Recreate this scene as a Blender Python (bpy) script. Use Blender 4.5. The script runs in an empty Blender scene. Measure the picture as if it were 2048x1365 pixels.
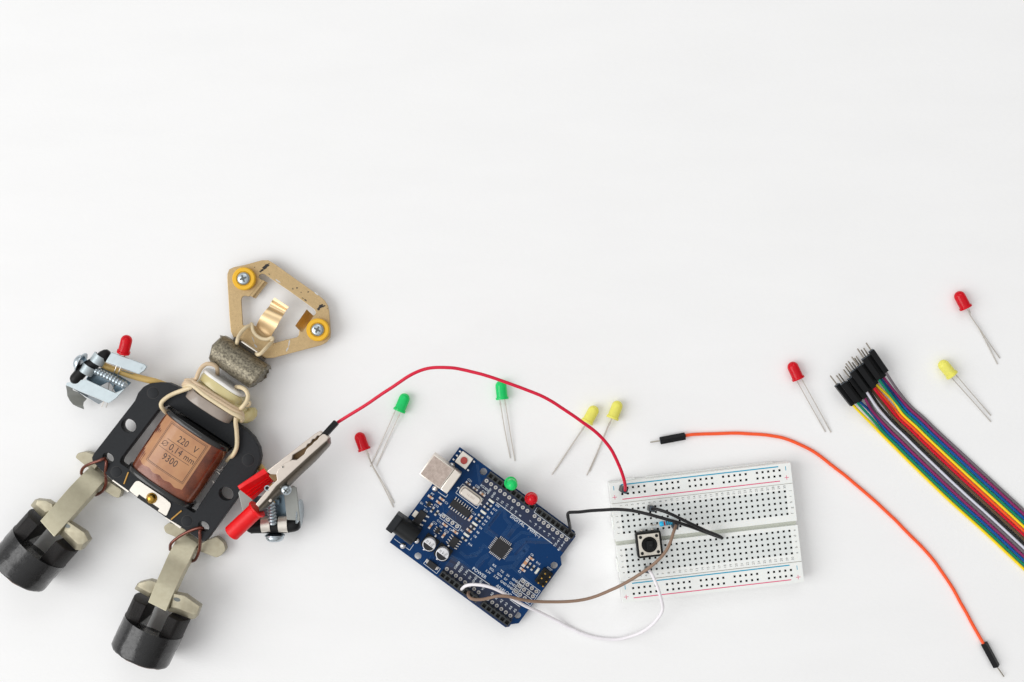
import bpy, bmesh, math, random
from mathutils import Vector, Matrix, noise as mnoise
random.seed(7)
R = math.radians
# ------------------------------------------------------------------ camera, world, lamps, exposure
SC = bpy.context.scene
H, F = 560.0, 2463.0                     # camera height in mm, focal length in photo pixels
cam = bpy.data.cameras.new('camera'); camo = bpy.data.objects.new('camera', cam)
SC.collection.objects.link(camo); SC.camera = camo
camo.location = (0, 0, H*0.001); cam.sensor_width = 36; cam.lens = F/2048*36
cam.clip_start = 0.01; cam.clip_end = 20
w = bpy.data.worlds.new('World'); SC.world = w; w.use_nodes = True
wn, wl = w.node_tree.nodes, w.node_tree.links
bg = wn['Background']; bg.inputs['Strength'].default_value = 0.86
tcw = wn.new('ShaderNodeTexCoord'); dt = wn.new('ShaderNodeVectorMath'); dt.operation = 'DOT_PRODUCT'; dt.inputs[1].default_value = (-0.42, -0.05, 0.75); rw = wn.new('ShaderNodeValToRGB')
wl.new(tcw.outputs['Generated'], dt.inputs[0]); wl.new(dt.outputs['Value'], rw.inputs[0]); wl.new(rw.outputs[0], bg.inputs[0])
rw.color_ramp.elements[0].position = 0.0; rw.color_ramp.elements[0].color = (0.34, 0.33, 0.32, 1)
rw.color_ramp.elements[1].position = 0.72; rw.color_ramp.elements[1].color = (1.0, 1.0, 1.0, 1)
def area(name, loc, target, size, power, col):
    l = bpy.data.lights.new(name, 'AREA'); l.shape = 'RECTANGLE'; l.size, l.size_y = size; l.energy = power; l.color = col
    o = bpy.data.objects.new(name, l); SC.collection.objects.link(o); o.location = loc
    o.rotation_euler = (Vector(target)-Vector(loc)).to_track_quat('-Z', 'Y').to_euler()
area('window_light', (-1.75, -0.42, 1.6), (0.02, 0.0, 0), (1.75, 1.75), 31.0, (1.0, 0.998, 0.992))
area('fill_light', (0.1, 1.2, 1.3), (0, 0, 0), (0.9, 0.6), 2.6, (0.95, 0.975, 1.0))
SC.view_settings.view_transform = 'Standard'; SC.view_settings.look = 'None'
SC.view_settings.exposure = 0; SC.view_settings.gamma = 1; SC.view_settings.use_curve_mapping = False
SC.render.engine = 'CYCLES'

# ------------------------------------------------------------------ materials
def lin(c):
    return tuple((v/255/12.92 if v <= 10 else ((v/255+0.055)/1.055)**2.4) for v in c) + (1,)
def M(name, c, rough=0.5, metal=0.0, n=0.0, ns=1.0, bump=0.0, bs=2.0, coat=0.0, c2=None, stretch=(1, 1, 1), spec=0.5, detail=4, sharp=0.25, rn=0.0, tl=0.0, sss=0.0, tr_=0.0):
    """procedural material: colour c (sRGB 0-255) broken up by noise of frequency ns per mm, bump of frequency bs per mm"""
    m = bpy.data.materials.new(name); m.use_nodes = True; N, L = m.node_tree.nodes, m.node_tree.links
    b = N['Principled BSDF']; col = lin(c)
    b.inputs['Base Color'].default_value = col; b.inputs['Roughness'].default_value = rough; b.inputs['Metallic'].default_value = metal
    b.inputs['Specular IOR Level'].default_value = spec; b.inputs['Coat Weight'].default_value = coat; b.inputs['Coat Roughness'].default_value = 0.08
    if tr_: b.inputs['Transmission Weight'].default_value = tr_; b.inputs['IOR'].default_value = 1.35
    if sss: b.inputs['Subsurface Weight'].default_value = sss; b.inputs['Subsurface Radius'].default_value = (1, 0.9, 0.8); b.inputs['Subsurface Scale'].default_value = 0.001
    tc = N.new('ShaderNodeTexCoord'); mp = N.new('ShaderNodeMapping'); L.new(tc.outputs['Object'], mp.inputs[0])
    mp.inputs['Scale'].default_value = tuple(1000*s for s in stretch)
    def nz(sc, det):
        t = N.new('ShaderNodeTexNoise'); t.inputs['Scale'].default_value = sc; t.inputs['Detail'].default_value = det
        L.new(mp.outputs[0], t.inputs[0]); return t
    if n or c2:
        t = nz(ns, detail); r = N.new('ShaderNodeValToRGB'); L.new(t.outputs[0], r.inputs[0])
        r.color_ramp.elements[0].position = 0.5-sharp; r.color_ramp.elements[1].position = 0.5+sharp
        d = lin(c2) if c2 else tuple(v*(1-n) for v in col[:3])+(1,)
        r.color_ramp.elements[0].color = d; r.color_ramp.elements[1].color = col if c2 else tuple(min(1, v*(1+n*0.6)) for v in col[:3])+(1,)
        L.new(r.outputs[0], b.inputs['Base Color'])
    if rn:
        t = nz(ns*1.7+0.2, 5); mr = N.new('ShaderNodeMapRange'); L.new(t.outputs[0], mr.inputs[0])
        mr.inputs[1].default_value = 0.3; mr.inputs[2].default_value = 0.7
        mr.inputs[3].default_value = max(0.02, rough-rn); mr.inputs[4].default_value = min(1, rough+rn); L.new(mr.outputs[0], b.inputs['Roughness'])
    if bump:
        t = nz(bs, 5); bm = N.new('ShaderNodeBump'); bm.inputs['Strength'].default_value = bump; bm.inputs['Distance'].default_value = 0.0003
        L.new(t.outputs[0], bm.inputs['Height']); L.new(bm.outputs[0], b.inputs['Normal'])
    if tl:
        tr = N.new('ShaderNodeBsdfTranslucent'); tr.inputs[0].default_value = col; mx = N.new('ShaderNodeMixShader'); mx.inputs[0].default_value = tl
        L.new(b.outputs[0], mx.inputs[1]); L.new(tr.outputs[0], mx.inputs[2]); L.new(mx.outputs[0], N['Material Output'].inputs[0])
    return m
m_table = M('white_paper', (241, 241, 241), 0.72, spec=0.4, n=0.016, ns=0.05, bump=0.26, bs=1.3, stretch=(0.35, 1.2, 1), detail=6)
m_gold = M('gold_passivated_steel', (192, 166, 124), 0.34, 0.88, n=0.10, ns=1.2, bump=0.10, bs=4, rn=0.08)
m_brass_clip = M('satin_brass', (230, 202, 158), 0.34, 0.9, n=0.05, ns=0.4)
m_smudge = M('black_smudge', (40, 38, 38), 0.7)
m_scratch = M('scratch', (196, 196, 196), 0.4, 0.4)
m_yellow = M('yellow_plastic', (246, 190, 40), 0.38, n=0.05, ns=0.6, tl=0.1)
m_screw = M('bright_zinc', (190, 200, 206), 0.32, 1.0, n=0.15, ns=1.5, rn=0.1)
m_slot = M('screw_recess', (104, 108, 106), 0.35, 0.9)
m_zincg = M('shaded_zinc_plate', (150, 152, 148), 0.45, 0.6, n=0.05, ns=0.5)  # darker zinc copy; shade on the steep clamp faces put into the colour
m_worn = M('worn_rim', (120, 88, 66), 0.5, n=0.3, ns=1)
m_zinc = M('blue_zinc_plate', (184, 195, 199), 0.42, 0.65, n=0.07, ns=0.5, bump=0.06, bs=3, rn=0.1)
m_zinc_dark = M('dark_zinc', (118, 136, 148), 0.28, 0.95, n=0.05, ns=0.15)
m_blackplate = M('black_bakelite', (38, 40, 43), 0.5, spec=0.18, n=0.10, ns=0.9, bump=0.10, bs=6, rn=0.05)
m_blackedge = M('black_laminations', (30, 28, 28), 0.5, n=0.3, ns=2, stretch=(0.1, 0.1, 3))
m_rubber = M('black_rubber', (18, 19, 20), 0.42, spec=0.25, n=0.15, ns=1, bump=0.1, bs=3)
m_shoe = M('black_enamel', (17, 17, 19), 0.26, spec=0.45, n=0.25, ns=0.35, bump=0.28, bs=0.6, coat=0.3, rn=0.14)
m_shoe_rough = M('rough_black_cast', (16, 16, 16), 0.5, spec=0.25, c2=(26, 21, 19), ns=1.2, bump=0.7, bs=2.4)
m_leg = M('green_grey_zinc_cast', (208, 202, 176), 0.42, 0.35, c2=(198, 191, 164), ns=0.5, bump=0.08, bs=5, rn=0.1)
m_flangez = M('shaded_zinc_cast', (176, 170, 148), 0.42, 0.45, c2=(160, 152, 130), ns=0.4, bump=0.1, bs=4, rn=0.1)  # leg casting toned darker; shading of the flange tops is in the colour
m_magnet = M('rough_alnico', (160, 152, 132), 0.40, 0.65, c2=(98, 92, 80), ns=1.1, bump=0.3, bs=2.4, detail=8, sharp=0.16)
m_darkmetal = M('dull_dark_metal', (96, 90, 82), 0.5, 0.5, n=0.2, ns=0.8)  # even dull grey of the neck strip
m_cream = M('cream_insulation', (222, 204, 168), 0.42, n=0.05, ns=0.4, sss=0.1)
m_cream2 = M('beige_insulation', (214, 190, 158), 0.45, n=0.05, ns=0.4, sss=0.1)
m_tan = M('tan_cable', (214, 180, 108), 0.42, n=0.06, ns=0.3)
m_porc = M('glazed_cream_porcelain', (216, 204, 154), 0.22, c2=(198, 184, 128), ns=0.12, coat=0.3)
m_white = M('white_ceramic', (232, 230, 226), 0.3, n=0.03, ns=0.5)
m_greyp = M('grey_brown_resin', (158, 146, 136), 0.25, n=0.12, ns=0.3, coat=0.4)
m_copper = M('copper_winding', (140, 74, 44), 0.26, 0.15, c2=(78, 36, 24), ns=0.16, coat=0.5, bump=0.1, bs=1.5, stretch=(1, 1, 1), rn=0.1)
m_paper = M('tan_paper', (192, 142, 98), 0.36, c2=(166, 112, 76), ns=0.16, coat=0.35, detail=7, sharp=0.3)
m_ink = M('ink', (62, 44, 40), 0.5)
m_flange = M('black_flange', (22, 22, 22), 0.25, coat=0.3, bump=0.2, bs=1)
m_wirecu = M('enamelled_copper', (110, 52, 36), 0.25, 0.6, n=0.2, ns=0.5, coat=0.5)
m_steel = M('bright_nickel_plate', (228, 222, 212), 0.34, 0.7, n=0.02, ns=0.4)
m_brass = M('brass', (190, 150, 70), 0.25, 1.0, n=0.1, ns=1)
m_goldwire = M('gold_lacquer', (196, 150, 74), 0.4, 0.3)
m_clip = M('nickel_clip', (206, 196, 186), 0.42, 0.65, n=0.05, ns=0.5, rn=0.06)
m_clipd = M('nickel_clip_shaded', (104, 96, 86), 0.33, 1.0, n=0.08, ns=0.4, rn=0.08)  # darker nickel copy; the dark reflection along the spine is in the colour
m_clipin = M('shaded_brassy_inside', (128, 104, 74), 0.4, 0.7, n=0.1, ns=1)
m_redpl = M('red_vinyl', (232, 12, 20), 0.36, spec=0.35, n=0.10, ns=0.35, bump=0.08, bs=1.2, sss=0.05)
m_lred = M('red_epoxy', (236, 14, 40), 0.18, tr_=0.15, coat=0.3, tl=0.38, n=0.08, ns=0.5)
m_lgrn = M('green_epoxy', (40, 236, 136), 0.2, tr_=0.12, coat=0.3, tl=0.35, n=0.10, ns=0.5)
m_lyel = M('yellow_epoxy', (255, 250, 130), 0.25, tr_=0.1, coat=0.15, tl=0.3, n=0.04, ns=0.5)
m_lead = M('tinned_lead', (210, 204, 196), 0.3, 0.9, n=0.1, ns=1)
m_die = M('led_frame', (150, 130, 120), 0.3, 0.9)
m_housing = M('black_connector', (16, 17, 19), 0.4, spec=0.22, n=0.1, ns=1, bump=0.05, bs=3)
m_front = M('grey_plug_front', (74, 84, 94), 0.5, spec=0.3)
m_pin = M('tinned_pin', (176, 168, 156), 0.3, 0.95)
def wire_mat(name, c): return M(name, c, 0.42, spec=0.3, n=0.06, ns=0.3)
m_wred = wire_mat('red_wire', (214, 20, 58)); m_worange = wire_mat('orange_wire', (250, 92, 46)); m_wblack = wire_mat('black_wire', (30, 29, 31))
m_wbrown = wire_mat('brown_wire', (142, 116, 98)); m_wwhite = wire_mat('white_wire', (238, 234, 238))
m_pcb = M('blue_solder_mask', (0, 50, 98), 0.45, n=0.06, ns=0.12, spec=0.15, bump=0.03, bs=2)
m_pcbdark = M('dark_solder_mask', (8, 30, 66), 0.4, n=0.15, ns=0.3)
m_trace = M('raised_trace_mask', (6, 64, 112), 0.34)
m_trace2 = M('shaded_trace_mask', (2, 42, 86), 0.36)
m_silk = M('white_silkscreen', (226, 232, 236), 0.6)
m_pad = M('tinned_pad', (206, 202, 198), 0.38, 0.8, n=0.12, ns=2)
m_padhole = M('plated_hole', (120, 122, 122), 0.4, 0.6)
m_ic = M('black_ic_epoxy', (44, 44, 46), 0.55, spec=0.2, n=0.12, ns=2, bump=0.1, bs=6)
m_ic_hdr = M('header_plastic', (20, 22, 24), 0.42, spec=0.25, n=0.1, ns=1)
m_hole = M('dark_socket', (12, 10, 10), 0.6)
m_usb = M('usb_nickel', (206, 190, 180), 0.30, 0.9, c2=(176, 160, 150), ns=0.45, bump=0.12, bs=3, rn=0.1, detail=7)
m_usb2 = M('usb_bright_nickel', (228, 220, 210), 0.36, 0.8, n=0.05, ns=0.5)
m_solder = M('solder', (218, 218, 220), 0.2, 1.0, n=0.1, ns=1)
m_alu = M('white_sleeve', (224, 224, 226), 0.42, 0.4, n=0.04, ns=1)
m_tancap = M('tan_ceramic', (190, 140, 104), 0.5, n=0.1, ns=2)
m_darkcap = M('brown_ceramic', (118, 98, 84), 0.5, n=0.1, ns=2)
m_resblk = M('chip_resistor', (34, 34, 36), 0.4)
m_ledw = M('white_smd_led', (226, 226, 214), 0.4)
m_redbtn = M('red_button', (176, 62, 56), 0.45, n=0.08, ns=2)
m_bb = M('breadboard_plastic', (237, 239, 236), 0.42, n=0.02, ns=0.15, sss=0.15)
m_bbtint = M('breadboard_plastic_cool', (222, 226, 224), 0.45, n=0.02, ns=0.2, sss=0.15)
m_bbgroove = M('breadboard_groove', (206, 209, 198), 0.5, n=0.02, ns=0.2)
m_bbhole = M('breadboard_socket_shade', (22, 17, 14), 0.7, spec=0.1)  # darkness inside the holes, coloured onto their walls and floor
m_bblue = M('blue_print', (0, 156, 190), 0.5); m_bred = M('red_print', (222, 84, 124), 0.5); m_bgrey = M('grey_print', (74, 72, 72), 0.6)
m_bseam = M('seam', (178, 170, 152), 0.6)
m_btnplate = M('button_plate', (226, 220, 208), 0.32, 0.6, n=0.05, ns=0.5, rn=0.08)
m_btnblack = M('button_black', (18, 18, 18), 0.42, spec=0.25, n=0.1, ns=1)
m_resblue = M('resistor_blue', (30, 186, 232), 0.3, coat=0.2); m_band_r = M('band_red', (150, 40, 40), 0.4); m_band_k = M('band_black', (30, 26, 26), 0.4); 

# ------------------------------------------------------------------ projection helpers (all in millimetres)
def W(px, py, z=0.0):
    return Vector(((px-1024)*(H-z)/F, -(py-682.5)*(H-z)/F, z))
def Zm(ox, oy, s):                      # reads positions measured on an enlargement of the photograph
    def f(X, Y, z=0.0): return W(ox+X/s, oy+Y/s, z)
    return f
z1 = Zm(400, 500, 4.55); z2 = Zm(100, 650, 7.583); z3 = Zm(180, 740, 3.792); z4 = Zm(430, 830, 5.056)
z5 = Zm(0, 880, 4.266); z6 = Zm(200, 1020, 4.135); zN = Zm(360, 660, 6.825); zR = Zm(460, 920, 7.583)
def P2(zf, pts, z=0.0): return [zf(X, Y, z) for X, Y in pts]

# ------------------------------------------------------------------ mesh builder
def spline(pts, step=1.2):
    pts = [Vector(p) for p in pts]; out = []
    P = [pts[0]*2-pts[1]]+pts+[pts[-1]*2-pts[-2]]
    for i in range(1, len(P)-2):
        a, b, c, d = P[i-1], P[i], P[i+1], P[i+2]; k = max(2, int((c-b).length/step))
        for j in range(k):
            t = j/k
            out.append(0.5*((2*b)+(c-a)*t+(2*a-5*b+4*c-d)*t*t+(3*b-a-3*c+d)*t**3))
    out.append(pts[-1]); return out
class MB:
    def __init__(s): s.v = []; s.f = []; s.m = []
    def add(s, vs, fs, mi=0, X=None):
        o = len(s.v); s.v += [(X @ Vector(v)) if X else Vector(v) for v in vs]
        s.f += [tuple(i+o for i in f) for f in fs]; s.m += [mi]*len(fs); return s
    def box(s, c, size, rz=0.0, mi=0, X=None):
        x, y, z = [d/2 for d in size]; r = Matrix.Translation(Vector(c)) @ Matrix.Rotation(rz, 4, 'Z')
        if X: r = X @ r
        vs = [(a*x, b*y, d*z) for d in (-1, 1) for b in (-1, 1) for a in (-1, 1)]
        return s.add(vs, [(0, 2, 3, 1), (4, 5, 7, 6), (0, 1, 5, 4), (2, 6, 7, 3), (0, 4, 6, 2), (1, 3, 7, 5)], mi, r)
    def prism(s, pts, z0, z1=None, mi=0, mtop=None):
        n = len(pts); a = sum(pts[i][0]*pts[(i+1) % n][1]-pts[(i+1) % n][0]*pts[i][1] for i in range(n))
        if a < 0: pts = list(reversed(pts))
        vs = [(p[0], p[1], z0) for p in pts]+[(p[0], p[1], z1) for p in pts]
        s.add(vs, [tuple(range(n-1, -1, -1))]+[(i, (i+1) % n, n+(i+1) % n, n+i) for i in range(n)], mi)
        o = len(s.v)-2*n; s.f.append(tuple(o+n+i for i in range(n))); s.m.append(mi if mtop is None else mtop); return s
    def tube(s, pts, r, n=10, mi=0, caps=True, rx=None, mis=None):
        rs = r if isinstance(r, (list, tuple)) else [r]*len(pts); rings = []; up = None
        for i, p in enumerate(pts):
            t = (pts[min(i+1, len(pts)-1)]-pts[max(i-1, 0)]).normalized()
            if up is None: up = Vector((0, 0, 1)) if abs(t.z) < 0.9 else Vector((1, 0, 0))
            up = (up-t*up.dot(t)).normalized(); sd = t.cross(up)
            rings.append([p+(sd*math.cos(k*2*math.pi/n)+up*math.sin(k*2*math.pi/n)*(rx or 1))*rs[i] for k in range(n)])
        o = len(s.v); s.v += [q for g in rings for q in g]
        for i in range(len(rings)-1):
            for k in range(n):
                a = o+i*n+k; b = o+i*n+(k+1) % n; s.f.append((a, b, b+n, a+n)); s.m.append(mis[i] if mis else mi)
        if caps:
            s.f.append(tuple(o+k for k in range(n-1, -1, -1))); s.m.append(mis[0] if mis else mi)
            q = o+(len(rings)-1)*n; s.f.append(tuple(q+k for k in range(n))); s.m.append(mis[-1] if mis else mi)
        return s
    def lathe(s, prof, base, axis, n=28, mi=0, mis=None, sx=1.0, sy=1.0, up=None, ex=2.0, ph=0.0):
        """prof = [(radius, distance along axis)], closed with caps when the radius is not 0"""
        ax = Vector(axis).normalized(); u = Vector(up) if up else (Vector((0, 0, 1)) if abs(ax.z) < 0.9 else Vector((1, 0, 0)))
        u = (u-ax*u.dot(ax)).normalized(); sd = ax.cross(u); o = len(s.v); base = Vector(base)
        def q(t):
            c, k = math.cos(t), math.sin(t)
            if ex == 2.0: return c, k
            return math.copysign(abs(c)**(2/ex), c), math.copysign(abs(k)**(2/ex), k)
        for r, d in prof:
            for k in range(n):
                c, e = q(ph+k*2*math.pi/n); s.v.append(base+ax*d+sd*(r*c*sx)+u*(r*e*sy))
        for i in range(len(prof)-1):
            for k in range(n):
                a = o+i*n+k; b = o+i*n+(k+1) % n; s.f.append((a, b, b+n, a+n)); s.m.append(mis[i] if mis else mi)
        s.f.append(tuple(o+k for k in range(n-1, -1, -1))); s.m.append(mis[0] if mis else mi)
        q0 = o+(len(prof)-1)*n; s.f.append(tuple(q0+k for k in range(n))); s.m.append(mis[-1] if mis else mi); return s
    def loft(s, Ls, Rs, th, mi=0):
        """solid band: top runs between Ls[i] and Rs[i], th thick downwards"""
        n = len(Ls); o = len(s.v); d = Vector((0, 0, th))
        for a, b in zip(Ls, Rs): s.v += [a.copy(), b.copy(), b-d, a-d]
        for i in range(n-1):
            for k in range(4):
                a = o+i*4+k; b = o+i*4+(k+1) % 4; s.f.append((a, a+4, b+4, b)); s.m.append(mi)
        s.f.append((o, o+1, o+2, o+3)); q = o+(n-1)*4; s.f.append((q+3, q+2, q+1, q)); s.m += [mi, mi]; return s
    def mesh(s, me, X=None, mi=0):
        return s.add([v.co.copy() for v in me.vertices], [tuple(p.vertices) for p in me.polygons], mi, X)
def text_mesh(t, size, align='CENTER', bold=0.0, space=1.0, ext=0.0):
    c = bpy.data.curves.new('t', 'FONT'); c.body = t; c.size = size; c.align_x = align; c.align_y = 'CENTER'; c.offset = bold*size
    c.space_character = space; c.resolution_u = 3; c.extrude = ext
    o = bpy.data.objects.new('t', c); me = bpy.data.meshes.new_from_object(o); bpy.data.objects.remove(o); bpy.data.curves.remove(c); return me
def plate(mb, loops, ztop, th, bev=0.12, mi=0):
    c = bpy.data.curves.new('p', 'CURVE'); c.dimensions = '2D'; c.fill_mode = 'BOTH'
    c.extrude = th/2-bev; c.bevel_depth = bev; c.bevel_resolution = 1; c.offset = -bev
    for lp in loops:
        sp = c.splines.new('POLY'); sp.points.add(len(lp)-1); sp.use_cyclic_u = True
        for p, q in zip(sp.points, lp): p.co = (q[0], q[1], 0, 1)
    o = bpy.data.objects.new('p', c); me = bpy.data.meshes.new_from_object(o); bpy.data.objects.remove(o); bpy.data.curves.remove(c)
    mb.mesh(me, Matrix.Translation((0, 0, ztop-th/2)), mi); bpy.data.meshes.remove(me); return mb
def round_loop(pts, r, k=5):
    """rounds the corners of a polygon"""
    out = []; n = len(pts)
    for i in range(n):
        a, b, c = Vector(pts[i-1][:2]), Vector(pts[i][:2]), Vector(pts[(i+1) % n][:2])
        d = min(r, (a-b).length*0.45, (c-b).length*0.45); p, q = b+(a-b).normalized()*d, b+(c-b).normalized()*d
        for j in range(k+1):
            t = j/k; out.append(p*(1-t)**2+b*2*t*(1-t)+q*t*t)
    return out
def circle(c, r, n=24, ry=None, rot=0.0):
    ry = ry or r
    return [(c[0]+r*math.cos(t)*math.cos(rot)-ry*math.sin(t)*math.sin(rot), c[1]+r*math.cos(t)*math.sin(rot)+ry*math.sin(t)*math.cos(rot)) for t in [i*2*math.pi/n for i in range(n)]]

# ------------------------------------------------------------------ scene objects
MW = {}; S = 0.001
def thing(name, label, cat, loc, rz=0.0, group=None):
    o = bpy.data.objects.new(name, None); o.empty_display_size = 0.01; SC.collection.objects.link(o)
    m = Matrix.Translation(Vector(loc)) @ Matrix.Rotation(rz, 4, 'Z'); MW[o.name] = m
    l, q, _ = m.decompose(); o.location = l*S; o.rotation_euler = q.to_euler()
    o['label'] = label; o['category'] = cat
    if group: o['group'] = group
    return o
def root_of(o):
    while o.parent: o = o.parent
    return o
def part(name, mb, mats, parent, local=False, bev=0.0, smooth=40, label=None, tag=None, weld=0.0):
    """ONE mesh object; vertices in world mm, or in the thing's own frame when local"""
    root = root_of(parent) if parent else None
    RM = MW[root.name] if root else Matrix.Identity(4)
    vs = [RM @ v for v in mb.v] if local else mb.v
    lo = Vector([min(v[i] for v in vs) for i in range(3)]); hi = Vector([max(v[i] for v in vs) for i in range(3)]); c = (lo+hi)/2
    if not parent: c.z = lo.z
    rot = RM.to_3x3().to_4x4(); mw = Matrix.Translation(c) @ rot; inv = mw.inverted()
    me = bpy.data.meshes.new(name); me.from_pydata([tuple((inv @ v)*S) for v in vs], [], mb.f)
    for m in (mats if isinstance(mats, (list, tuple)) else [mats]): me.materials.append(m)
    me.polygons.foreach_set('material_index', mb.m)
    bm = bmesh.new(); bm.from_mesh(me)
    if weld: bmesh.ops.remove_doubles(bm, verts=bm.verts, dist=weld*S)
    bmesh.ops.recalc_face_normals(bm, faces=[f for f in bm.faces])
    if bev:
        es = [e for e in bm.edges if len(e.link_faces) == 2 and e.calc_face_angle(0) > 0.5]
        if es: bmesh.ops.bevel(bm, geom=es, offset=bev*S, segments=2, profile=0.5, affect='EDGES', clamp_overlap=True)
    bm.to_mesh(me); bm.free()
    if bev: smooth = min(smooth, 20)
    if smooth: me.shade_smooth(); me.set_sharp_from_angle(angle=R(smooth))
    o = bpy.data.objects.new(name, me); SC.collection.objects.link(o); MW[o.name] = mw
    loc = (MW[parent.name].inverted() @ mw) if parent else mw
    o.parent = parent; l, q, _ = loc.decompose(); o.location = l*S; o.rotation_euler = q.to_euler()
    if label: o['label'] = label
    if tag:
        o['label'], o['category'] = tag[0], tag[1]
        if len(tag) > 2: o['group'] = tag[2]
    return o
def flat(mb, zf, pts, z, z0, mi=0): return mb.prism(P2(zf, pts, z), z0, z, mi)

# ------------------------------------------------------------------ the setting
mb = MB(); mb.add([(-1300, -1100, 0), (1300, -1100, 0), (1300, 1100, 0), (-1300, 1100, 0)], [(0, 1, 2, 3)])
t = part('table_surface', mb, m_table, None, smooth=0); t['kind'] = 'structure'

# ================================================================== ROBOT FIGURE
rb = thing('robot_figure', 'toy robot of scrap parts: black coil frame body, gold bracket head, horseshoe magnet feet', 'robot figure', W(340, 900, 0))
# ---- head: gold plate with hole, folded tabs, spring tongue, two yellow washers
zh = 5.4
outer = [(272, 260), (274, 225), (290, 185), (330, 165), (430, 145), (585, 102), (640, 102), (690, 130), (900, 280), (1110, 430), (1150, 465), (1180, 512), (1190, 560), (1205, 755), (1200, 800), (1170, 840), (1120, 868), (690, 982), (630, 987), (585, 968), (450, 880), (330, 800), (305, 745), (292, 600), (283, 440)]
inner = [(555, 262), (556, 242), (575, 226), (602, 225), (630, 242), (850, 392), (1060, 545), (1074, 572), (1062, 597), (1036, 602), (1025, 600), (920, 742), (920, 772), (905, 795), (800, 820), (665, 858), (648, 800), (520, 690), (412, 690), (404, 560), (398, 460), (408, 430), (436, 422), (470, 430), (590, 285)]
mb = MB(); plate(mb, [P2(z1, outer), round_loop(P2(z1, inner), 0.5, 3)], zh, 1.2, 0.15)
# folded tabs: the right one stands up, the left one bends down
mb.loft([z1(1040, 608, zh-.1), z1(1022, 592, zh+.2), z1(996, 568, zh+1.8), z1(970, 543, zh+4.4)], [z1(936, 756, zh-.1), z1(918, 745, zh+.2), z1(892, 720, zh+1.8), z1(866, 692, zh+4.4)], 0.9)
mb.loft([z1(570, 276, zh-.15), z1(590, 286, zh-.2), z1(604, 294, zh-.9), z1(616, 300, zh-2.6)], [z1(452, 415, zh-.15), z1(475, 430, zh-.2), z1(490, 437, zh-.9), z1(505, 443, zh-2.6)], 0.9)
head = part('head_plate', mb, m_gold, rb, smooth=35)
def blob(mb, c, rx, ry, rot, z, seed, n=26, th=0.02):
    rnd = random.Random(seed); pts = []
    for i in range(n):
        t = i*2*math.pi/n; k = rnd.uniform(0.45, 1.1)
        x, y = rx*k*math.cos(t), ry*k*math.sin(t); pts.append((c[0]+x*math.cos(rot)-y*math.sin(rot), c[1]+x*math.sin(rot)+y*math.cos(rot)))
    mb.prism(pts, z, z+th)
for i, (X, Y, a, b, r) in enumerate([(600, 150, 2.4, .9, R(38)), (560, 190, 1.5, .6, R(30)), (1105, 515, 1.7, 1.1, R(10)), (1080, 540, .9, .7, 0), (845, 355, .45, .35, 0), (882, 348, .5, .4, 0), (920, 387, .3, .3, 0), (985, 383, .55, .4, 0), (960, 458, 1.0, .4, R(-40)), (935, 440, .7, .22, R(-30)), (630, 222, .45, .22, R(-30)), (1160, 535, .3, .2, 0), (497, 160, .3, .3, 0)]):
    mb = MB(); blob(mb, z1(X, Y, zh), a, b, r, zh+.005, i); part('paint_smudge', mb, m_smudge, head, smooth=0)
for i, (X, Y, a, b, r) in enumerate([(810, 850, 2.0, .3, R(80)), (795, 905, 1.3, .4, R(60)), (480, 810, 1.8, .25, R(-65)), (505, 875, 1.2, .5, R(-50)), (710, 285, 1.6, .35, R(-35)), (1060, 400, 1.4, .4, R(-40))]):
    mb = MB(); blob(mb, z1(X, Y, zh), a, b, r, zh+.005, 50+i); part('bare_scratch', mb, m_scratch, head, smooth=0)
# spring tongue
mb = MB()
cl = [((508, 712), (648, 818), 0.3), ((520, 672), (655, 772), 1.0), ((545, 622), (694, 708), 2.9), ((572, 582), (724, 652), 3.4), ((603, 543), (750, 608), 2.6), ((632, 510), (768, 580), 1.2), ((645, 480), (780, 556), 1.2), ((662, 455), (795, 538), 2.2), ((680, 436), (808, 520), 2.5)]
mb = MB(); sa, sb, nn_ = [z1(a[0], a[1], zh+h) for a, b, h in cl], [z1(b[0], b[1], zh+h) for a, b, h in cl], 0
Lq, Rq = [], []
for i in range(len(cl)-1):
    for k in range(5):
        t = k/5; 
        def cr(q): a, b, c, d = q[max(i-1, 0)], q[i], q[i+1], q[min(i+2, len(q)-1)]; return 0.5*((2*b)+(c-a)*t+(2*a-5*b+4*c-d)*t*t+(3*b-a-3*c+d)*t**3)
        Lq.append(cr(sa)); Rq.append(cr(sb))
Lq.append(sa[-1]); Rq.append(sb[-1]); mb.loft(Lq, Rq, 0.45)
part('spring_tongue', mb, m_brass_clip, rb, smooth=50)
def screw_head(mb, c, r, h, n=28):
    mb.lathe([(r*0.99, 0), (r, h*0.25), (r*0.93, h*0.6), (r*0.72, h*0.88), (r*0.4, h), (0.001, h*1.03)], c, (0, 0, 1), n)
for X, Y, ang in [(393, 262, 20), (1068, 728, 62)]:
    c = z1(X, Y, zh+4.2); c.z = zh
    mb = MB(); mb.lathe([(5.05, 0), (5.1, .4), (5.1, 3.2), (4.7, 3.6), (3.4, 3.6), (3.2, 3.2), (0.001, 3.2)], c, (0, 0, 1), 40)
    ws = part('washer', mb, m_yellow, rb)
    mb = MB(); screw_head(mb, c+Vector((0, 0, 3.2)), 2.95, 1.5); mb.lathe([(1.5, 0), (1.5, 6)], (c.x, c.y, 0.3), (0, 0, 1), 12)
    sc = part('screw', mb, m_screw, ws)
    mb = MB()
    for k in range(2): mb.box((c.x, c.y, zh+4.62), (3.2, .75, .35), R(ang+90*k))
    mb.box((c.x, c.y, zh+4.66), (1.5, 1.5, .3), R(ang+45)); part('cross_recess', mb, m_slot, ws, bev=.08)

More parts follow.
